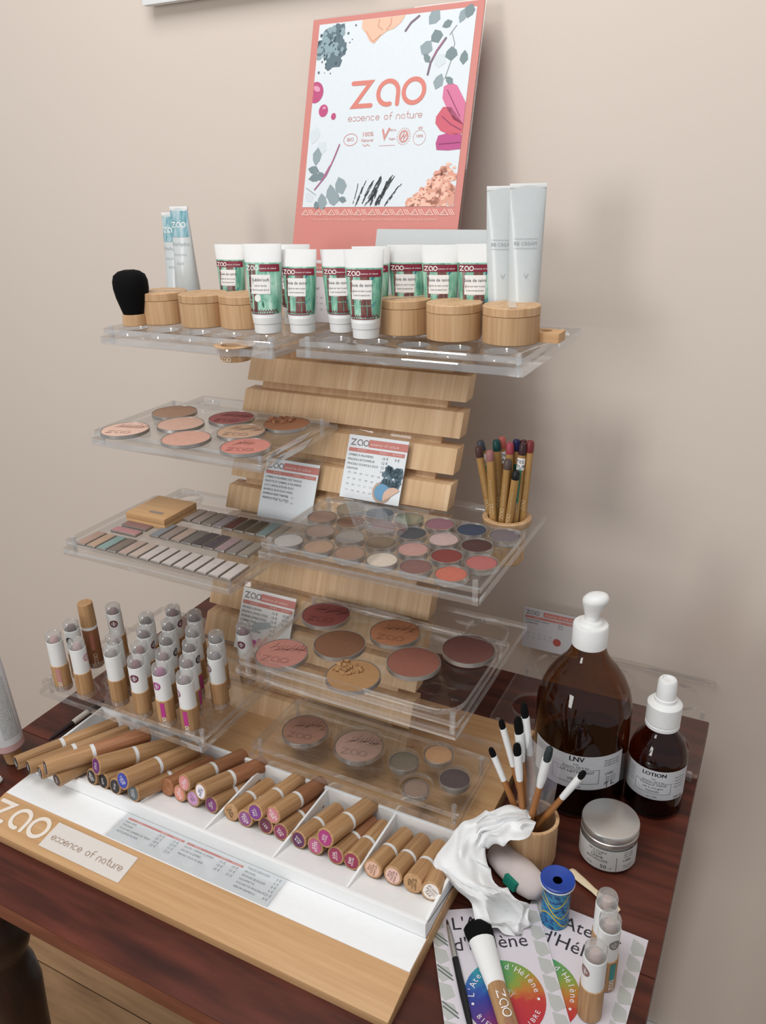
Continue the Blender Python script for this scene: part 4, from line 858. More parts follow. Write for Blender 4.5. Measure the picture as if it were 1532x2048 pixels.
price_card('price card with pink swatch picture leaning behind the tester lipsticks', (-.5655, .6685, .0885), .0775, .083, SLN, ['ROUGE À LÈVRES', 'BAUME À LÈVRES STICK', 'INTENSE LÈVRES STICK', 'CORRECTEUR', 'BAUME À LÈVRES', 'FARD CRÈME STICK'], [('15 €', '10,50'), ('15 €', '10,50'), ('15 €', '10,50'), ('15 €',), ('14 €',), ('16 €',)], art_pink, 0, dim='#ece9e6')
price_card('price card standing behind the large amber bottle', (-.2725, .925, .0205), .078, .062, .05, ['FOND DE TEINT COMPACT', 'CORRECTEUR'], [('22 €',), ('15 €',)], lambda t, f, w, h: Pr().poly(circ(w*.62, h*.28, .0055, 20)).emit('powder_print', plain('#b4574e', .6), t, f(.0003)), 2, dim='#cfcdd0', margin=.001)
Q = ony(592, 512, .815)
price_card('price card half hidden between foundation tubes in front of the poster', (Q[0], .7975, ZT+.0005), .078, .075, .2, ['FLUID TEINT SOIE', 'SUBLIM SOFT', 'BASE LISSANTE & MAT'], [('25 €', '19 €'), ('20 €',), ('22 €',)], None, 3, dim='#e4dfe2')
# flat price strip on the white ledge
fc = thing('price_strip', 'wide price list strip lying on the white ledge of the base', 'price card', (-.5430, YW+.0012, BT+.0014), 0, 'small price cards')
MB().box(-.002, .196, 0, .0325, 0, .0006).make('paper', plain('#dfe3e6', .55), fc)
MB().box(-.004, .198, -.0005, .0330, .0007, .0017).make('acrylic_cover', [acr], fc)
f0 = lambda x, y: (x, y, .00065)
p = Pr(); p.rect(.004, .078, .0265, .0290); p.rect(.081, .150, .0265, .0290); p.emit('column_bar', salmon, fc, f0)
p = Pr()
for i, s in enumerate(('MASCARA', 'EYELINER', 'TOUCHE LUMIÈRE DE TEINT', 'ANTICERNE FLUIDE')): p.text(s, .004, .0235-i*.0045, .0032, 'LEFT')
for i, s in enumerate(('GLOSS / VERNIS À LÈVRES', 'ENCRE À LÈVRES', 'PRIMER YEUX FLUIDE')): p.text(s, .081, .0235-i*.0048, .0032, 'LEFT')
for i, s in enumerate(('TAILLE-CRAYONS', 'ÉPONGE', 'ÉPONGE BLENDER', 'HOUPPETTE', 'POCHETTE PINCEAUX', 'MIROIR BAMBOU')): p.text(s, .154, .0290-i*.0046, .0032, 'LEFT')
p.emit('product_lettering', plain('#55585d', .6), fc, f0)
p = Pr()
for i in range(4): p.text(('20 €', '20 €', '18 €', '20 €')[i], .052, .0235-i*.0045, .0042); p.text(('12 €', '10 €', '10 €', '12 €')[i], .070, .0235-i*.0045, .0042)
for i in range(3): p.text(('15 €', '18 €', '18 €')[i], .128, .0235-i*.0048, .0042); p.text(('10 €', '10 €', '10 €')[i], .143, .0235-i*.0048, .0042)
for i in range(6): p.text(('5 €', '6 €', '8 €', '6 €', '25 €', '8 €')[i], .190, .0290-i*.0046, .0040)
p.emit('handwritten_price', plain('#7d8187', .6), fc, f0)
p = Pr().text('PRODUIT', .020, .02775, .0020).text('BAMBOU', .052, .02775, .0020).text('RECHARGE', .069, .02775, .0020).text('PRODUIT', .095, .02775, .0020).text('BAMBOU', .127, .02775, .0020).text('RECHARGE', .142, .02775, .0020); p.emit('column_lettering', plain('#f6d9d2', .5), fc, lambda x, y: (x, y, .00068))

# ================================================================ pencil cup and pencils
PCX, PCY, PCZ = -.2500, .768, .267+.0092
pc = thing('pencil_cup', 'bamboo cup set into the tray hole and full of make-up pencils', 'cup', (PCX, PCY, PCZ))
MB().lathe([(0, -.046), (.0185, -.046), (.0200, -.044), (.0210, 0), (.0262, .0), (.0266, .0012), (.0266, .0062), (.0255, .0072), (.0212, .0072), (.0200, .004), (.0180, -.042), (0, -.042)], 40).make('cup_body', bam_box, pc)
def stick(name, label, cat, A, B, parts, group, roll=0):
    """a straight thing from A to B; parts: (part, [(r, fraction)..], material, flat)"""
    A = np.array(A, float); B = np.array(B, float); M, L = aim(A, B, roll); t = thing(name, label, cat, A, 0, group, rot=M)
    for nm, prof, m, fl in parts:
        MB().lathe([(r, f*L) for r, f in prof], 16, sx=fl[0], sy=fl[1]).make(nm, m, t, 40)
    return t, L
def pencil(u, v, dy, bx, by, tipc, label, tape=None, stripe=None, sang=0, mark=True):
    B = ony(u, v, PCY+dy); A = (PCX+bx, PCY+by, PCZ-.040); r = .0042
    t, L = stick('make_up_pencil', label, 'pencil', A, B, [('barrel', [(r, 0), (r, .905), (0, .905)], pencil_w, (1, 1)), ('coloured_end', [(r*.98, .905), (r*1.04, .915), (r*1.0, .975), (r*.75, .995), (0, 1.0)], plain(tipc, .35), (1, 1))], 'make-up pencils in the bamboo cup')
    brl = [c for c in t.children if c.name.startswith('barrel')][0]
    # print faces the viewer: find local angle of the direction to the camera
    loc = t.matrix_basis.to_3x3().inverted() @ Vector((0, -1, .3)); base = math.atan2(loc.x, -loc.y)
    def mp(eps=.0002): return lambda x, y: ((r+eps)*math.sin(base+x/r), -(r+eps)*math.cos(base+x/r), y)
    if tape:
        Pr().rect(-.0055, .0055, L*.905-.016, L*.905-.003, 6).emit('tester_tape', white_ink, brl, mp())
        q = Pr(); a, b_ = tape.split('|'); q.text(a, 0, L*.905-.0070, .0048).text(b_, 0, L*.905-.0122, .0048); q.emit('tape_lettering', black_ink, brl, mp(.0004))
    if stripe:
        s0 = math.radians(sang)*r; Pr().rect(s0-.0017, s0+.0017, L*.50, L*.80, 2).emit('colour_stripe', plain(stripe, .4), brl, mp())
    if mark:
        q = Pr(); w0 = Pr(); zao(w0, 0, 0, .0040, .0006); q.add((w0.v, w0.f), .0020, L*.42, 1, PI/2); w1 = Pr().text('essence of nature   EYES LIPS', 0, 0, .0020, 'LEFT'); q.add((w1.v, w1.f), .0004, L*.55, 1, PI/2); q.emit('barrel_lettering', plain('#dcc6a0', .5), brl, mp(.0003))
    return t
cq = lambda x, y: (920+x*.1175, 860+y*.1175)
pl = [((340, 170), .008, -.004, .010, '#3d3f46', 'make-up pencil with slate end and a white tape tag, behind the brown one', 'X|OT', '#1c8a68', 30), ((310, 280), -.004, -.012, .004, '#4d3330', 'make-up pencil with dark brown end leaning furthest towards the slats', None, None, 0), ((505, 340), -.012, -.008, -.010, '#9c6a66', 'make-up pencil with dusty pink end', None, None, 0),
      ((618, 160), .002, -.004, .004, '#12413f', 'make-up pencil with dark green end', None, None, 0), ((715, 110), .010, .0, .012, '#b05d52', 'tall make-up pencil with salmon end and lettered tape', 'R N|SA', None, 0), ((855, 210), -.002, .002, .000, '#a24450', 'make-up pencil with raspberry end', None, None, 0),
      ((820, 495), -.010, -.004, -.012, '#5a4c47', 'short make-up pencil with grey brown end', None, None, 0), ((965, 155), .006, .007, .008, '#22234d', 'make-up pencil with navy blue end', None, '#17614f', 0), ((965, 685), -.014, .002, -.013, '#15171a', 'shortest make-up pencil with black end', None, None, 0),
      ((1085, 165), .010, .012, .009, '#4b1f24', 'make-up pencil with dark burgundy end at the back', None, None, 0), ((1080, 220), -.004, .008, -.007, '#3c2427', 'make-up pencil with tester tape and green stripe', 'TES|TEUR', '#11856c', 10), ((1205, 175), .0, .014, .002, '#7c2f30', 'make-up pencil with brick red end leaning furthest away from the slats', None, None, 0)]
for (x, y), dy, bx, by, c, lb, tp, st, sa in pl:
    u, v = cq(x, y); pencil(u, v, dy, bx, by, c, lb, tp, st, sa, mark=y > 100)

# ================================================================ right-hand side of the table
# spare tray plate lying behind the bottles
sp = thing('spare_plate', 'spare clear acrylic holder plate with round holes lying behind the bottles', 'tray', (-.1405, .8605, 0))
hol = [(-.1205+.0700*i-.2*0, .79, .0265) for i in range(0)]
hol = [(-.078-.1405+.1405, -.052, .027), (.0, -.052, .027), (.078, -.052, .027), (-.078, .045, .027), (.0, .045, .027), (.078, .045, .027)]
bb = plate2d(rrect(-.1205, .1195, -.097, .094, .003), [circ(*h, 36) for h in hol], .0105, .0165); bb.make('holder_plate', [acr, acr_e], sp, 30, bevel=.0005)
for px, py in ((-.112, -.089), (.111, -.089), (-.112, .030), (.111, .030)): MB().lathe([(.003, 0), (.003, .0105)], 10).make('pin', acr_e, sp, loc=(px, py, 0))

def wrapped(t, r, rows, name, col, eps=.0004):
    p = Pr()
    for kind, a in rows: getattr(p, kind)(*a)
    p.emit(name, col, t, cylmap(r, eps))
# large amber bottle
BXY = (-.138, .706)
bo = thing('amber_bottle', 'large one-litre amber bottle with white pump and LNV label', 'bottle', (*BXY, .0002), facing(*BXY, -.05))
R1 = .0488
MB().lathe([(0, 0), (R1-.006, 0), (R1-.001, .003), (R1, .008), (R1, .108), (R1-.0005, .120), (R1-.0035, .133), (R1-.0095, .147), (R1-.018, .160), (R1-.0265, .170), (.0185, .178), (.0165, .186), (.0165, .196)], 64).make('glass_body', amber, bo, 60)
MB().lathe([(0, .0035), (R1-.008, .0035), (R1-.0025, .008), (R1-.0025, .058), (0, .058)], 48).make('liquid', plain('#22140c', .5), bo, 40)
MB().lathe([(.0168, .1860), (.0176, .1865), (.0176, .2085), (.0166, .2100), (.0125, .2105), (.0105, .2135), (.0070, .2140), (.0062, .2190), (0, .2190)], 40).make('pump_collar', white_p, bo)
ph = MB(); ph.lathe([(0, .2170), (.0066, .2170), (.0074, .2210), (.0098, .2290), (.0124, .2350), (.0128, .2385), (.0100, .2425), (.0060, .2440), (0, .2443)], 32, sx=1.0, sy=.85)
ph.v = [(x+.004*max(0, (z-.226)/.018), y, z+.10*x*max(0, (z-.226)/.018)) for x, y, z in ph.v]
ph.make('pump_head', white_p, bo, 50)
lb_ = Pr().rect(-.052, .052, .0415, .0835, 28).emit('paper_label', plain('#c7c8cb', .6), bo, cylmap(R1, .0004))
e1 = .0006
p = Pr().text('LNV', 0, .0790, .0082).text('LNV', .0004, .0791, .0082); p.emit('label_title', black_ink, lb_, cylmap(R1, e1))
p = Pr().text('Avec', 0, .0725, .0028).text('Ecosoins 100 % bio', 0, .0690, .0034).text('LAIT NETTOYANT', 0, .0630, .0046).text('VISAGE', 0, .0535, .0050).text('lot n° 2020', 0, .0445, .0028)
for a, b_ in (((-.024, .0665), (.024, .0665)), ((.024, .0665), (.024, .0490)), ((.024, .0490), (-.024, .0490)), ((-.024, .0490), (-.024, .0665))):
    p.stroke([(a[0]+(b_[0]-a[0])*k/8, a[1]+(b_[1]-a[1])*k/8) for k in range(9)], .0004)
for k in range(9): p.text('Lait de toilette et demaquillant', -.038, .0790-k*.0028, .0019)
for k in range(3): p.text('Produits de soins', .038, .0770-k*.003, .0026)
p.text('LABEL', .036, .0600, .0040)
for k in range(3): p.text('Usage externe', .038, .0555-k*.0028, .0022)
p.emit('label_lettering', dark_ink, lb_, cylmap(R1, e1))
p = Pr().stroke([(.0305, .0470), (.0340, .0495), (.0335, .0430)], .0009).stroke([(.0395, .0495), (.0390, .0445), (.0435, .0450)], .0009); p.emit('handwritten_volume', black_ink, lb_, cylmap(R1, e1))
# small amber bottle
LXY = (-.0605, .722)
lo = thing('amber_bottle', 'small amber spray bottle with LOTION label standing before the wall', 'bottle', (*LXY, .0002), facing(*LXY, -.03))
R2 = .0298
MB().lathe([(0, 0), (R2-.004, 0), (R2-.0006, .002), (R2, .006), (R2, .062), (R2-.001, .072), (R2-.005, .083), (R2-.012, .0925), (.0150, .098), (.0140, .104), (.0140, .110)], 56).make('glass_body', amber2, lo, 60)
MB().lathe([(0, .003), (R2-.006, .003), (R2-.002, .006), (R2-.002, .030), (0, .030)], 40).make('liquid', plain('#2a120c', .5), lo, 40)
MB().lathe([(.0155, .1010), (.0172, .1015), (.0172, .1050), (.0160, .1056), (.0160, .1070), (.0172, .1076), (.0172, .1275), (.0150, .1300), (.0110, .1310), (.0110, .1345), (.0098, .1355), (.0092, .1540), (.0080, .1560), (.0060, .1563), (.0055, .1545), (0, .1545)], 36).make('spray_cap', white_p, lo, 40)
lb_ = Pr().rect(-.0395, .0395, .0275, .0640, 30).emit('paper_label', plain('#c4c6ca', .6), lo, cylmap(R2, .0004))
p = Pr().text('LOTION', 0, .0590, .0064).text('LOTION', .0004, .0591, .0064); p.emit('label_title', black_ink, lb_, cylmap(R2, e1))
p = Pr().text('Avec', 0, .0535, .0024).text('Ecosoins 100 % bio', 0, .0502, .0028).text('TONIQUE VISAGE', 0, .0462, .0034).text("100 % d'Origine", 0, .0422, .0032).text('Naturelle', 0, .0382, .0034).text('lot n° 2020', 0, .0310, .0022).text('200 ml', .028, .0305, .0040)
for k in range(7): p.text('Tonifie et rafraichit', -.027, .0590-k*.0028, .0018)
for k in range(4): p.text('Usage externe', .027, .0560-k*.0040, .0020)
for a, b_ in (((-.018, .0485), (.018, .0485)), ((.018, .0485), (.018, .0350)), ((.018, .0350), (-.018, .0350)), ((-.018, .0350), (-.018, .0485))):
    p.stroke([(a[0]+(b_[0]-a[0])*k/8, a[1]+(b_[1]-a[1])*k/8) for k in range(9)], .0003)
p.emit('label_lettering', dark_ink, lb_, cylmap(R2, e1))
# cream jar
P = onz(1212, 1712, 0); JXY = (P[0], P[1]+.004)
ja = thing('cream_jar', 'cream jar with brushed aluminium lid and white label', 'jar', (*JXY, .0002), facing(*JXY, -.12)); RJ = .0272
MB().lathe([(0, 0), (RJ-.003, 0), (RJ-.0005, .002), (RJ, .005), (RJ, .028), (RJ-.001, .0325), (RJ-.002, .034)], 48).make('jar_body', jar_clear, ja, 60)
MB().lathe([(0, .002), (RJ-.004, .002), (RJ-.0025, .004), (RJ-.0025, .0320), (0, .0325)], 40).make('cream', plain('#dcd6cf', .5), ja, 50)
MB().lathe([(RJ-.0012, .0325), (RJ+.0004, .0328), (RJ+.0004, .0365), (RJ-.0004, .0370), (RJ-.0004, .0385), (RJ+.0004, .0390), (RJ+.0004, .0440), (RJ-.0002, .0452), (RJ-.0020, .0458), (0, .0458)], 56).make('lid', silver, ja, 30)
lb_ = Pr().rect(-.0395, .0395, .0045, .0295, 30).emit('paper_label', plain('#cdccc9', .6), ja, cylmap(RJ, .0004))
p = Pr().text("100 % d'origine", -.006, .0265, .0030).text('naturelle', -.006, .0236, .0026).text('CREME', -.006, .0196, .0040).text('ANTHOLOPS', -.006, .0158, .0036).text('au lait', -.013, .0090, .0026).text('50', .001, .0092, .0062).text('ml', .0075, .0085, .0024)
for k in range(3): p.text('Soins visage', .025, .0270-k*.0026, .0022)
p.text('LABEL', .024, .0175, .0036).text('Usage externe', .025, .0110, .0020).text('a conserver', .025, .0084, .0020)
p.stroke([(-.017, .0215), (.013, .0215), (.013, .0050)], .0004); p.emit('label_lettering', dark_ink, lb_, cylmap(RJ, e1))

# brush cup with eye brushes
P = onz(1060, 1715, 0); CXY = (P[0], P[1]+.004); CH = .0500; RC = .0235
cu_ = thing('brush_cup', 'bamboo cup holding slim eye brushes in a plastic sleeve', 'cup', (*CXY, .0002))
MB().lathe([(0, 0), (RC-.003, 0), (RC-.001, .0012), (RC, .006), (RC+.0004, CH-.006), (RC+.0012, CH-.002), (RC+.0010, CH), (RC-.0022, CH), (RC-.0030, .006), (0, .006)], 40).make('cup_body', bam_box, cu_)
br_wood = grain('brush_handle_wood', ['#8a5730', '#a06a3c', '#b17d4c'], (170, 170, 9), rough=.4, hsv=.05)
def eyebrush(label, tip, fer, dy, bx, by, rf, tl, tipc='#0b0b0d'):
    B = ony(*tip, CXY[1]+dy); A = np.array((CXY[0]+bx, CXY[1]+by, .008)); Fp = ony(*fer, CXY[1]+dy*.6); L = np.linalg.norm(B-A)
    fe = min(.85, max(.3, 1-np.linalg.norm(B-Fp)/L)); tf = 1-tl/L; bm2 = plain(tipc, .85, spec=.15, var=.3)
    stick('eye_brush', label, 'brush', A, B, [('handle', [(.0016, 0), (.0028, .1), (.0032, fe*.7), (.0029, fe), (0, fe)], br_wood, (1, 1)), ('ferrule', [(.0031, fe-.01), (rf*.92, fe+.06), (rf, tf), (0, tf)], white_p, (1, 1)), ('bristles', [(rf*.9, tf-.01), (rf*1.05, tf+(1-tf)*.4), (rf*.85, tf+(1-tf)*.8), (rf*.3, .995), (0, 1)], bm2, (1, .8))], 'eye brushes in the bamboo cup')
eyebrush('slim angled eye brush leaning out towards the lowest tray', (980, 1494), (1009, 1558), .010, .004, -.004, .0034, .010)
eyebrush('thin liner brush behind the slim angled one', (1001, 1438), (1030, 1532), .018, .002, .006, .0034, .010)
eyebrush('full black eyeshadow brush standing in the middle of the cup', (1035, 1432), (1036, 1520), .014, -.002, .002, .0046, .018)
eyebrush('tall smudger brush partly inside the plastic sleeve', (1047, 1404), (1063, 1512), .020, .006, .010, .0040, .016)
eyebrush('short flat eye brush with black oval tip', (1033, 1485), (1039, 1556), .004, -.004, -.006, .0042, .013)
eyebrush('blending brush with fluffy grey tip', (1101, 1492), (1077, 1568), -.002, -.008, -.002, .0046, .017, '#3a3f41')
eyebrush('slim eye brush leaning out towards the cream jar', (1170, 1543), (1120, 1592), .004, -.010, .004, .0036, .009)
sl = [ony(u, v, CXY[1]+d) for u, v, d in ((1048, 1456, .020), (1124, 1519, .014), (1106, 1612, .008), (1030, 1640, .004))]
bb = MB(); n = 8
for i in range(n+1):
    for j in range(n+1):
        a, b_ = i/n, j/n; q = (np.array(sl[0])*(1-a)+np.array(sl[1])*a)*(1-b_)+(np.array(sl[3])*(1-a)+np.array(sl[2])*a)*b_
        q = q+np.array((0, -.006*math.sin(PI*a)+.002*noise.noise((a*4, b_*4, 1)), 0)); bb.v.append(tuple(q))
bb.f = [(i*(n+1)+j, (i+1)*(n+1)+j, (i+1)*(n+1)+j+1, i*(n+1)+j+1) for i in range(n) for j in range(n)]; bb.m = [0]*len(bb.f)
tag(bb.make('plastic_sleeve', film, None, 60), 'crinkled clear plastic sleeve around the eye brushes', 'packaging')

# flyers
rainbow = None
def rainbow_mat(name):
    m, N, L = nt(name); b = N['Principled BSDF']; tc = N.new('ShaderNodeTexCoord'); g = N.new('ShaderNodeTexGradient'); g.gradient_type = 'RADIAL'; L.new(tc.outputs['Object'], g.inputs['Vector'])
    nz = N.new('ShaderNodeTexNoise'); nz.inputs['Scale'].default_value = 160; L.new(tc.outputs['Object'], nz.inputs['Vector']); ma = N.new('ShaderNodeMath'); ma.operation = 'MULTIPLY_ADD'; ma.inputs[1].default_value = .12; ma.inputs[2].default_value = -.06; L.new(nz.outputs['Fac'], ma.inputs[0])
    ad = N.new('ShaderNodeMath'); ad.operation = 'ADD'; L.new(g.outputs['Fac'], ad.inputs[0]); L.new(ma.outputs[0], ad.inputs[1]); cr = N.new('ShaderNodeValToRGB'); L.new(ad.outputs[0], cr.inputs[0])
    st = [(0.0, '#5a2f86'), (.06, '#3a3a9c'), (.20, '#b0223a'), (.40, '#c2462c'), (.52, '#b08a2e'), (.60, '#6f9a3a'), (.70, '#3f9a66'), (.80, '#2d92a0'), (.90, '#2b4aa0'), (1.0, '#5a2f86')]
    st = [(0.0, '#2b3a94'), (.08, '#4a2f86'), (.17, '#7a2866'), (.28, '#b3203a'), (.46, '#b8302f'), (.55, '#b8742c'), (.63, '#84993a'), (.74, '#3f9460'), (.85, '#2d92a0'), (.94, '#2b55a4'), (1.0, '#2b3a94')]
    e = cr.color_ramp.elements; e[0].position = 0; e[0].color = hexc(st[0][1]); e[1].position = 1; e[1].color = hexc(st[-1][1])
    for p_, c in st[1:-1]: k = e.new(p_); k.color = hexc(c)
    L.new(cr.outputs[0], b.inputs['Base Color']); b.inputs['Roughness'].default_value = .5; return m
rb = rainbow_mat('rainbow_print')
def flyer(label, TR, ang, w, h, z, ccx, ccy, cr):
    t = thing('flyer', label, 'flyer', (TR[0], TR[1], z), ang, 'two business flyers on the table')
    MB().box(-w, 0, -h, 0, 0, .0004).make('paper', plain('#d9d3da', .5), t)
    f = lambda e: (lambda x, y: (x, y, .0004+e))
    p1, p2 = Pr(), Pr()
    for x0, s in ((-w, 1), (-.012, 1)):
        for k in range(9):
            y = -.004-k*.0165; a = x0; p1.poly([(a, y), (a+.010, y-.004), (a+.012, y-.014), (a+.003, y-.017), (a, y-.012)]); 
            if x0 < -.05 and k % 2: p2.stroke([(a+.001, y-.001), (a+.012, y-.012)], .0011); p2.stroke([(a+.001, y-.005), (a+.012, y-.016)], .0011)
    p1.emit('leaf_print', plain('#b9bbb7', .55), t, f(.0001)); p2.emit('leaf_vein_print', plain('#5d6564', .55), t, f(.0002))
    p = Pr().text("L'Atelier", -w/2, -.016, .0185).text("d'Hélène", -w/2, -.037, .0185); p.emit('title_lettering', plain('#2c2a33', .5), t, f(.0002))
    dm = MB(); pts = circ(0, 0, cr, 48); dm.v = [(x, y, 0) for x, y in pts]; dm.f = [tuple(range(48))]; dm.m = [0]
    dk = dm.make('rainbow_disc', rb, t, 0, loc=(ccx, ccy, .0007)); dk.rotation_euler = (0, 0, 0)
    p = Pr(); s = "L'Atelier d'Hélène"
    for i, ch in enumerate(s):
        a = math.radians(172-i*(164/(len(s)-1)))
        if ch != ' ': v, ff = text2d(ch, .0078); p.add((v, ff), ccx+cr*.82*math.cos(a), ccy+cr*.82*math.sin(a), 1, a-PI/2)
    s = 'BIEN-ÊTRE LIBRE'
    for i, ch in enumerate(s):
        a = math.radians(212+i*(116/(len(s)-1)))
        if ch != ' ': v, ff = text2d(ch, .0058); p.add((v, ff), ccx+cr*.84*math.cos(a), ccy+cr*.84*math.sin(a), 1, a+PI/2)
    for a in (188, -8): p.poly([(ccx+cr*.82*math.cos(math.radians(a))+x, ccy+cr*.82*math.sin(math.radians(a))+y) for x, y in circ(0, 0, .0012, 10)])
    R4 = random.Random(2)
    def br(x, y, a, l, d):
        x2, y2 = x+l*math.cos(a), y+l*math.sin(a); p.stroke([(x, y), (x2, y2)], .0002+.00028*d)
        if d > 0:
            for da in (-.55, .05, .5): br(x2, y2, a+da+R4.uniform(-.15, .15), l*.72, d-1)
    br(ccx, ccy-cr*.55, PI/2, cr*.30, 3); p.stroke([(ccx, ccy-cr*.58), (ccx, ccy-cr*.2)], .0016)
    p.emit('disc_lettering', plain('#ece8ec', .5), t, f(.0007)); return t
TR1 = onz(1073, 1810, .001); TR2 = onz(1297, 1880, .001)
flyer('business flyer with a rainbow disc lying under the big make-up brush', TR1, math.radians(30.5), .100, .148, .0022, -.0475, -.0880, .0335)
flyer('business flyer with a rainbow disc lying under the three lipsticks', TR2, math.radians(-1.5), .105, .148, .0001, -.0700, -.0900, .0335)

# big brush lying on the flyers
A = onz(1028, 2075, .016); B = onz(950, 1830, .016); A[2] = .0115; B[2] = .0105; d = (B-A)/np.linalg.norm(B-A)
Fa = onz(1000, 1966, .014); Fb = onz(966, 1876, .014); L = np.linalg.norm(B-A); fa = np.dot(Fa-A, d)/L; fb = np.dot(Fb-A, d)/L; A0 = A-d*.05
L0 = np.linalg.norm(B-A0); g = lambda f: (f*L+.05)/L0
t, Lb = stick('powder_brush', 'broad make-up brush with black bristles and white ferrule lying on the flyer', 'brush', A0, B, [('handle', [(.003, 0), (.0062, .05), (.0078, g(0)), (.0080, g(fa)-.02), (.0078, g(fa)), (0, g(fa))], bam_tube, (1.0, .9)), ('ferrule', [(.0080, g(fa)-.015), (.0088, g(fa)+.05), (.0115, g(fb)), (0, g(fb))], white_p, (1.0, .72)), ('bristles', [(.0110, g(fb)-.01), (.0128, g(fb)+(1-g(fb))*.35), (.0128, g(fb)+(1-g(fb))*.62), (.0095, .97), (.004, .995), (0, 1)], black_hair, (1.0, .62))], None)
inv = t.matrix_basis.to_3x3().inverted() @ Vector((0, 0, 1)); ba = math.atan2(inv.x, -inv.y)
mpb = lambda x, y: (.0081*math.sin(ba+x/.008), -.0081*.95*math.cos(ba+x/.008), y)
p = Pr(); w0 = Pr(); zao(w0, 0, 0, .0075, .0009); p.add((w0.v, w0.f), -.0035, g(fa)*Lb-.008, 1, -PI/2); p.emit('logo_lettering', white_ink, t, mpb)
p = Pr().rect(-.004, .004, g(fa)*Lb-.062, g(fa)*Lb-.032, 3); p.emit('slogan_patch', plain('#9a6f54', .5), t, mpb)
# slim black brush
A = onz(944, 2070, .004); B = onz(893, 1838, .004); A[2] = .0050; B[2] = .0045
stick('liner_brush', 'very slim black-handled brush with silver ferrule beside the broad brush', 'brush', A, B, [('handle', [(.0022, 0), (.0032, .3), (.0030, .62), (0, .62)], plain('#121216', .3), (1, 1)), ('ferrule', [(.0029, .61), (.0024, .80), (.0016, .93), (0, .93)], silver, (1, 1)), ('bristles', [(.0014, .92), (.0010, .97), (0, 1)], plain('#3a2c28', .8), (1, 1))], None)
# three lipsticks on the flyer
for (u, v), zt_, lb, em, ea, st, sa in (((1216, 1790), .0765, 'lipstick with clear cap standing furthest back on the flyer', None, 0, None, 0), ((1222, 1834), .0765, 'lipstick with grey emblem and teal stripe standing between two others', '#8a817c', 38, '#3f8f8c', 40), ((1193, 1893), .0765, 'lipstick with pinkish emblem standing foremost on the flyer', '#8d6a66', -48, None, 0)):
    P = onz(u, v, zt_); tester(lb, P[0], P[1], .0014, '#c3aca6', em, ea, st, sa, 1.02, 'lipsticks standing on the flyer')
# pencil sharpener
P = onz(1107, 1843, 0); SXY = (P[0], P[1]+.003)
sh = thing('pencil_sharpener', 'cylindrical pencil sharpener with royal blue lid and swirled blue print', 'sharpener', (*SXY, .0008), .2); RS = .0125
swirl = grain('blue_swirl_print', ['#13234a', '#1c3f7c', '#2f77a8', '#3f95b4', '#1a3c78'], (90, 90, 120), rough=.35, hsv=0, bump=0, dist=3.0, coat=.3)
MB().lathe([(RS, 0), (RS+.0006, .0008), (RS, .002), (RS, .045), (0, .045)], 36).make('printed_body', swirl, sh)
p = Pr()
for k in range(3): p.stroke([(-.016+.032*i/12, .010+k*.012+.008*math.sin(i*.45+k)) for i in range(13)], .0013)
p.emit('yellow_swirl_print', plain('#d0bb45', .4), sh, cylmap(RS))
MB().lathe([(RS, .0445), (RS+.0028, .0455), (RS+.0030, .0465), (RS+.0010, .0470), (0, .0470)], 36).make('white_rim', white_p, sh)
MB().lathe([(RS+.0026, .0470), (RS+.0028, .0490), (RS+.0016, .0498), (RS-.001, .0490), (.006, .0472), (.0042, .0470), (.0040, .0430), (0, .0430)], 36).make('blue_lid', plain('#24449c', .35), sh)
# wooden spatula
A = onz(1138, 1742, .003); B = onz(1200, 1795, .003); dd = (B-A)/np.linalg.norm(B-A)
o = MB(); o.lathe([(0, 0), (.0035, .001), (.0045, .004), (.0040, .018), (.0030, .03), (.0040, .046), (.0045, .056), (.003, .0595), (0, .060)], 18, sx=1, sy=.28)
a3 = (A[0], A[1], .0014); M, _ = aim(a3, (B[0], B[1], .0014), 0)
o = o.make('wooden_spatula', flat_wood, None, 50, loc=a3, rot=M); tag(o, 'small pale wooden spatula lying behind the blue sharpener', 'spatula')
o.location.z = .0050
# sponge with green tag
A = onz(992, 1700, .012); B = onz(1078, 1785, .012); c0 = (A+B)/2; L = np.linalg.norm(B-A)
sg = thing('make_up_puff', 'oblong pale pink make-up puff with a green fabric tag', 'puff', (c0[0], c0[1], .0122), math.atan2(B[1]-A[1], B[0]-A[0]))
bb = MB(); bb.lathe([(0, -.5), (.22, -.485), (.36, -.44), (.46, -.33), (.5, -.15), (.5, .1), (.47, .28), (.38, .41), (.22, .48), (0, .5)], 32)
bb.v = [(z*L*1.12, x*.034, y*.022) for x, y, z in bb.v]; bb.make('puff_body', plain('#d8cbc8', .85, var=.05), sg, 70)
MB().box(-.0075, .0075, -.004, .0008, -.0045, .0045, M=Matrix.Translation((L*.16, -.0152, .003)) @ Matrix.Rotation(-.35, 4, 'X')).make('fabric_tag', plain('#17806c', .7), sg, bevel=.0006)
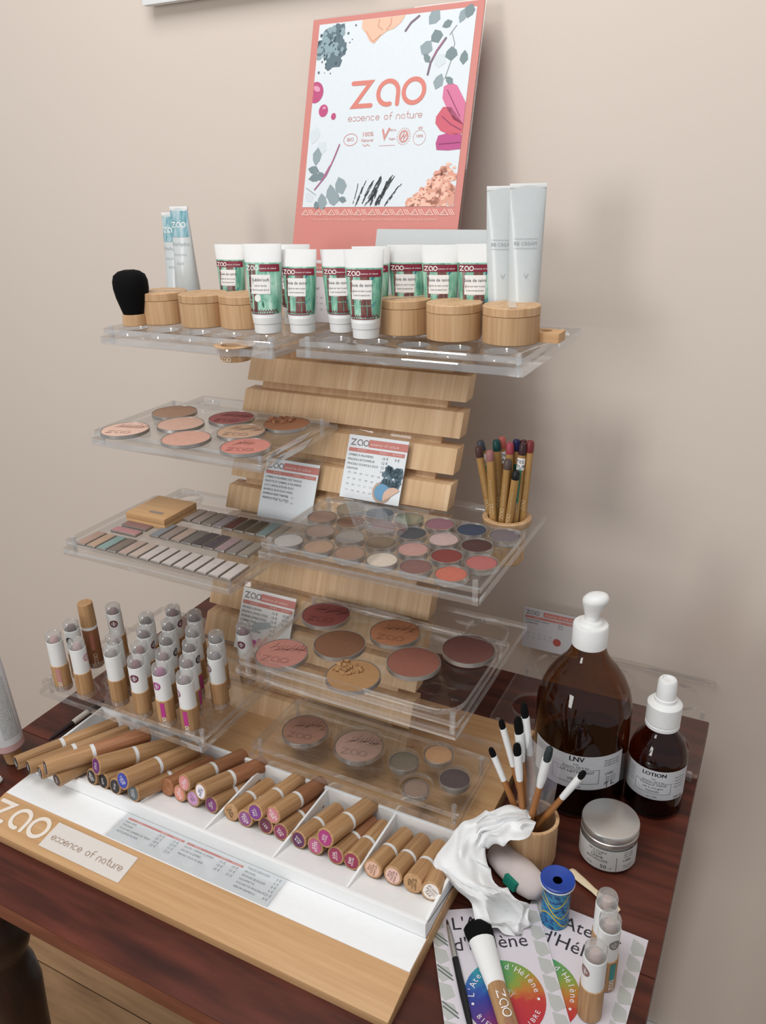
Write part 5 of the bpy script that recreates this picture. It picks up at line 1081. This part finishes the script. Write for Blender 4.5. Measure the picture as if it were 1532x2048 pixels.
# crumpled tissue
outer = [(1066, 1632), (1030, 1612), (985, 1616), (938, 1640), (903, 1668), (874, 1728), (918, 1784), (958, 1840), (1002, 1866), (1030, 1873)]
inner = [(1068, 1660), (1044, 1664), (1008, 1684), (976, 1694), (974, 1716), (984, 1750), (1016, 1780), (1050, 1800), (1060, 1838), (1046, 1866)]
zo = [.054, .060, .060, .054, .048, .042, .030, .016, .005, .003]; zi = [.053, .055, .046, .042, .036, .030, .030, .026, .012, .003]; zm = [.055, .066, .066, .062, .060, .052, .044, .034, .020, .006]
def cr1(P, t):
    n = len(P)-1; i = min(int(t), n-1); f = t-i; p0, p1, p2, p3 = [np.array(P[max(0, min(n, k))], float) for k in (i-1, i, i+1, i+2)]
    return .5*((2*p1)+(-p0+p2)*f+(2*p0-5*p1+4*p2-p3)*f*f+(-p0+3*p1-3*p2+p3)*f**3)
bb = MB(); NU, NV = 60, 24
for i in range(NU+1):
    t_ = i/NU*(len(outer)-1); po = cr1(outer, t_); pi_ = cr1(inner, t_); a, b_, m_ = [float(cr1([(z,) for z in q], t_)[0]) for q in (zo, zi, zm)]
    for j in range(NV+1):
        f = j/NV; uv = po*(1-f)+pi_*f; z = a*(1-f)**2+2*f*(1-f)*m_+b_*f*f
        rid = abs(noise.noise((i*.05+j*.04, j*.15-i*.05, 5)))*.012+abs(noise.noise((i*.10-j*.05, j*.12+i*.07, 11)))*.005
        hole = max(0, 1-((i/NU-.80)/.10)**2-((f-.55)/.32)**2)*.020
        z = max(.0030, z-.005+rid-hole); P = onz(uv[0]+(8+9*abs(f-.5)*2)*noise.noise((i*.2, j*.1, 2)), uv[1]+(8+9*abs(f-.5)*2)*noise.noise((i*.2, j*.1, 7)), z); P[2] = z
        bb.v.append(tuple(P))
bb.f = [(i*(NV+1)+j, (i+1)*(NV+1)+j, (i+1)*(NV+1)+j+1, i*(NV+1)+j+1) for i in range(NU) for j in range(NV)]; bb.m = [0]*len(bb.f)
tag(bb.make('paper_tissue', plain('#eceded', .95, spec=.02), None, 40), 'crumpled white paper tissue draped between brush cup and flyer', 'tissue')

# ================================================================ left end of the table
P = onz(24, 1524, 0); xt, yt = P[0], P[1]+.004
lt = thing('standing_tube', 'grey patterned tube standing upside down on its bamboo cap at the table edge', 'tube', (xt, yt, .0002), facing(xt, yt)); lt.rotation_euler = (0, -.06, facing(xt, yt))
MB().lathe([(.0085, 0), (.0092, .0006), (.0105, .022), (0, .022)], 24).make('bamboo_cap', bam_tube, lt)
MB().lathe([(.0150, .0215), (.0170, .024), (.0172, .033), (0, .033)], 24).make('collar', plain('#cfa9a6', .3), lt)
body, mp = loft_tube(.0172, .0200, .0325, .150); body.make('tube_body', plain('#c7c6c8', .35), lt, 50)
Pr().rect(-.003, .0145, .042, .118, 8).emit('patterned_label', grain('speckled_label', ['#6d6f70', '#9a9c9c', '#bcbdbd', '#7c7e7e'], (700, 700, 700), hsv=0, bump=0), lt, mp(.0004))
# brush lying behind the mascara tubes
A = onz(98, 1480, .0046); B = onz(186, 1417, .0046); A[2] = .0046; B[2] = .0046
stick('face_brush', 'dark-handled brush with white ferrule lying on the table beside the white tray', 'brush', A+(A-B)*.0, B+(B-A)*.25, [('bristles', [(.0006, 0), (.0022, .05), (.0034, .34), (.0036, .42), (0, .42)], plain('#2a1a1c', .6), (1, 1)), ('ferrule', [(.0034, .40), (.0040, .52), (.0040, .70), (0, .70)], plain('#d6d0c8', .5), (1, 1)), ('handle', [(.0038, .69), (.0036, .85), (.0026, 1.0), (0, 1.0)], plain('#15131a', .3), (1, 1))], None)
P = onz(1, 1562, .004); o = MB(); o.lathe([(0, 0), (.004, .001), (.005, .004), (.0035, .0075), (0, .008)], 16); o = o.make('white_cap', white_p, None, loc=(P[0]-.004, P[1], .0002)); tag(o, 'tiny white screw cap lying at the table edge', 'cap')
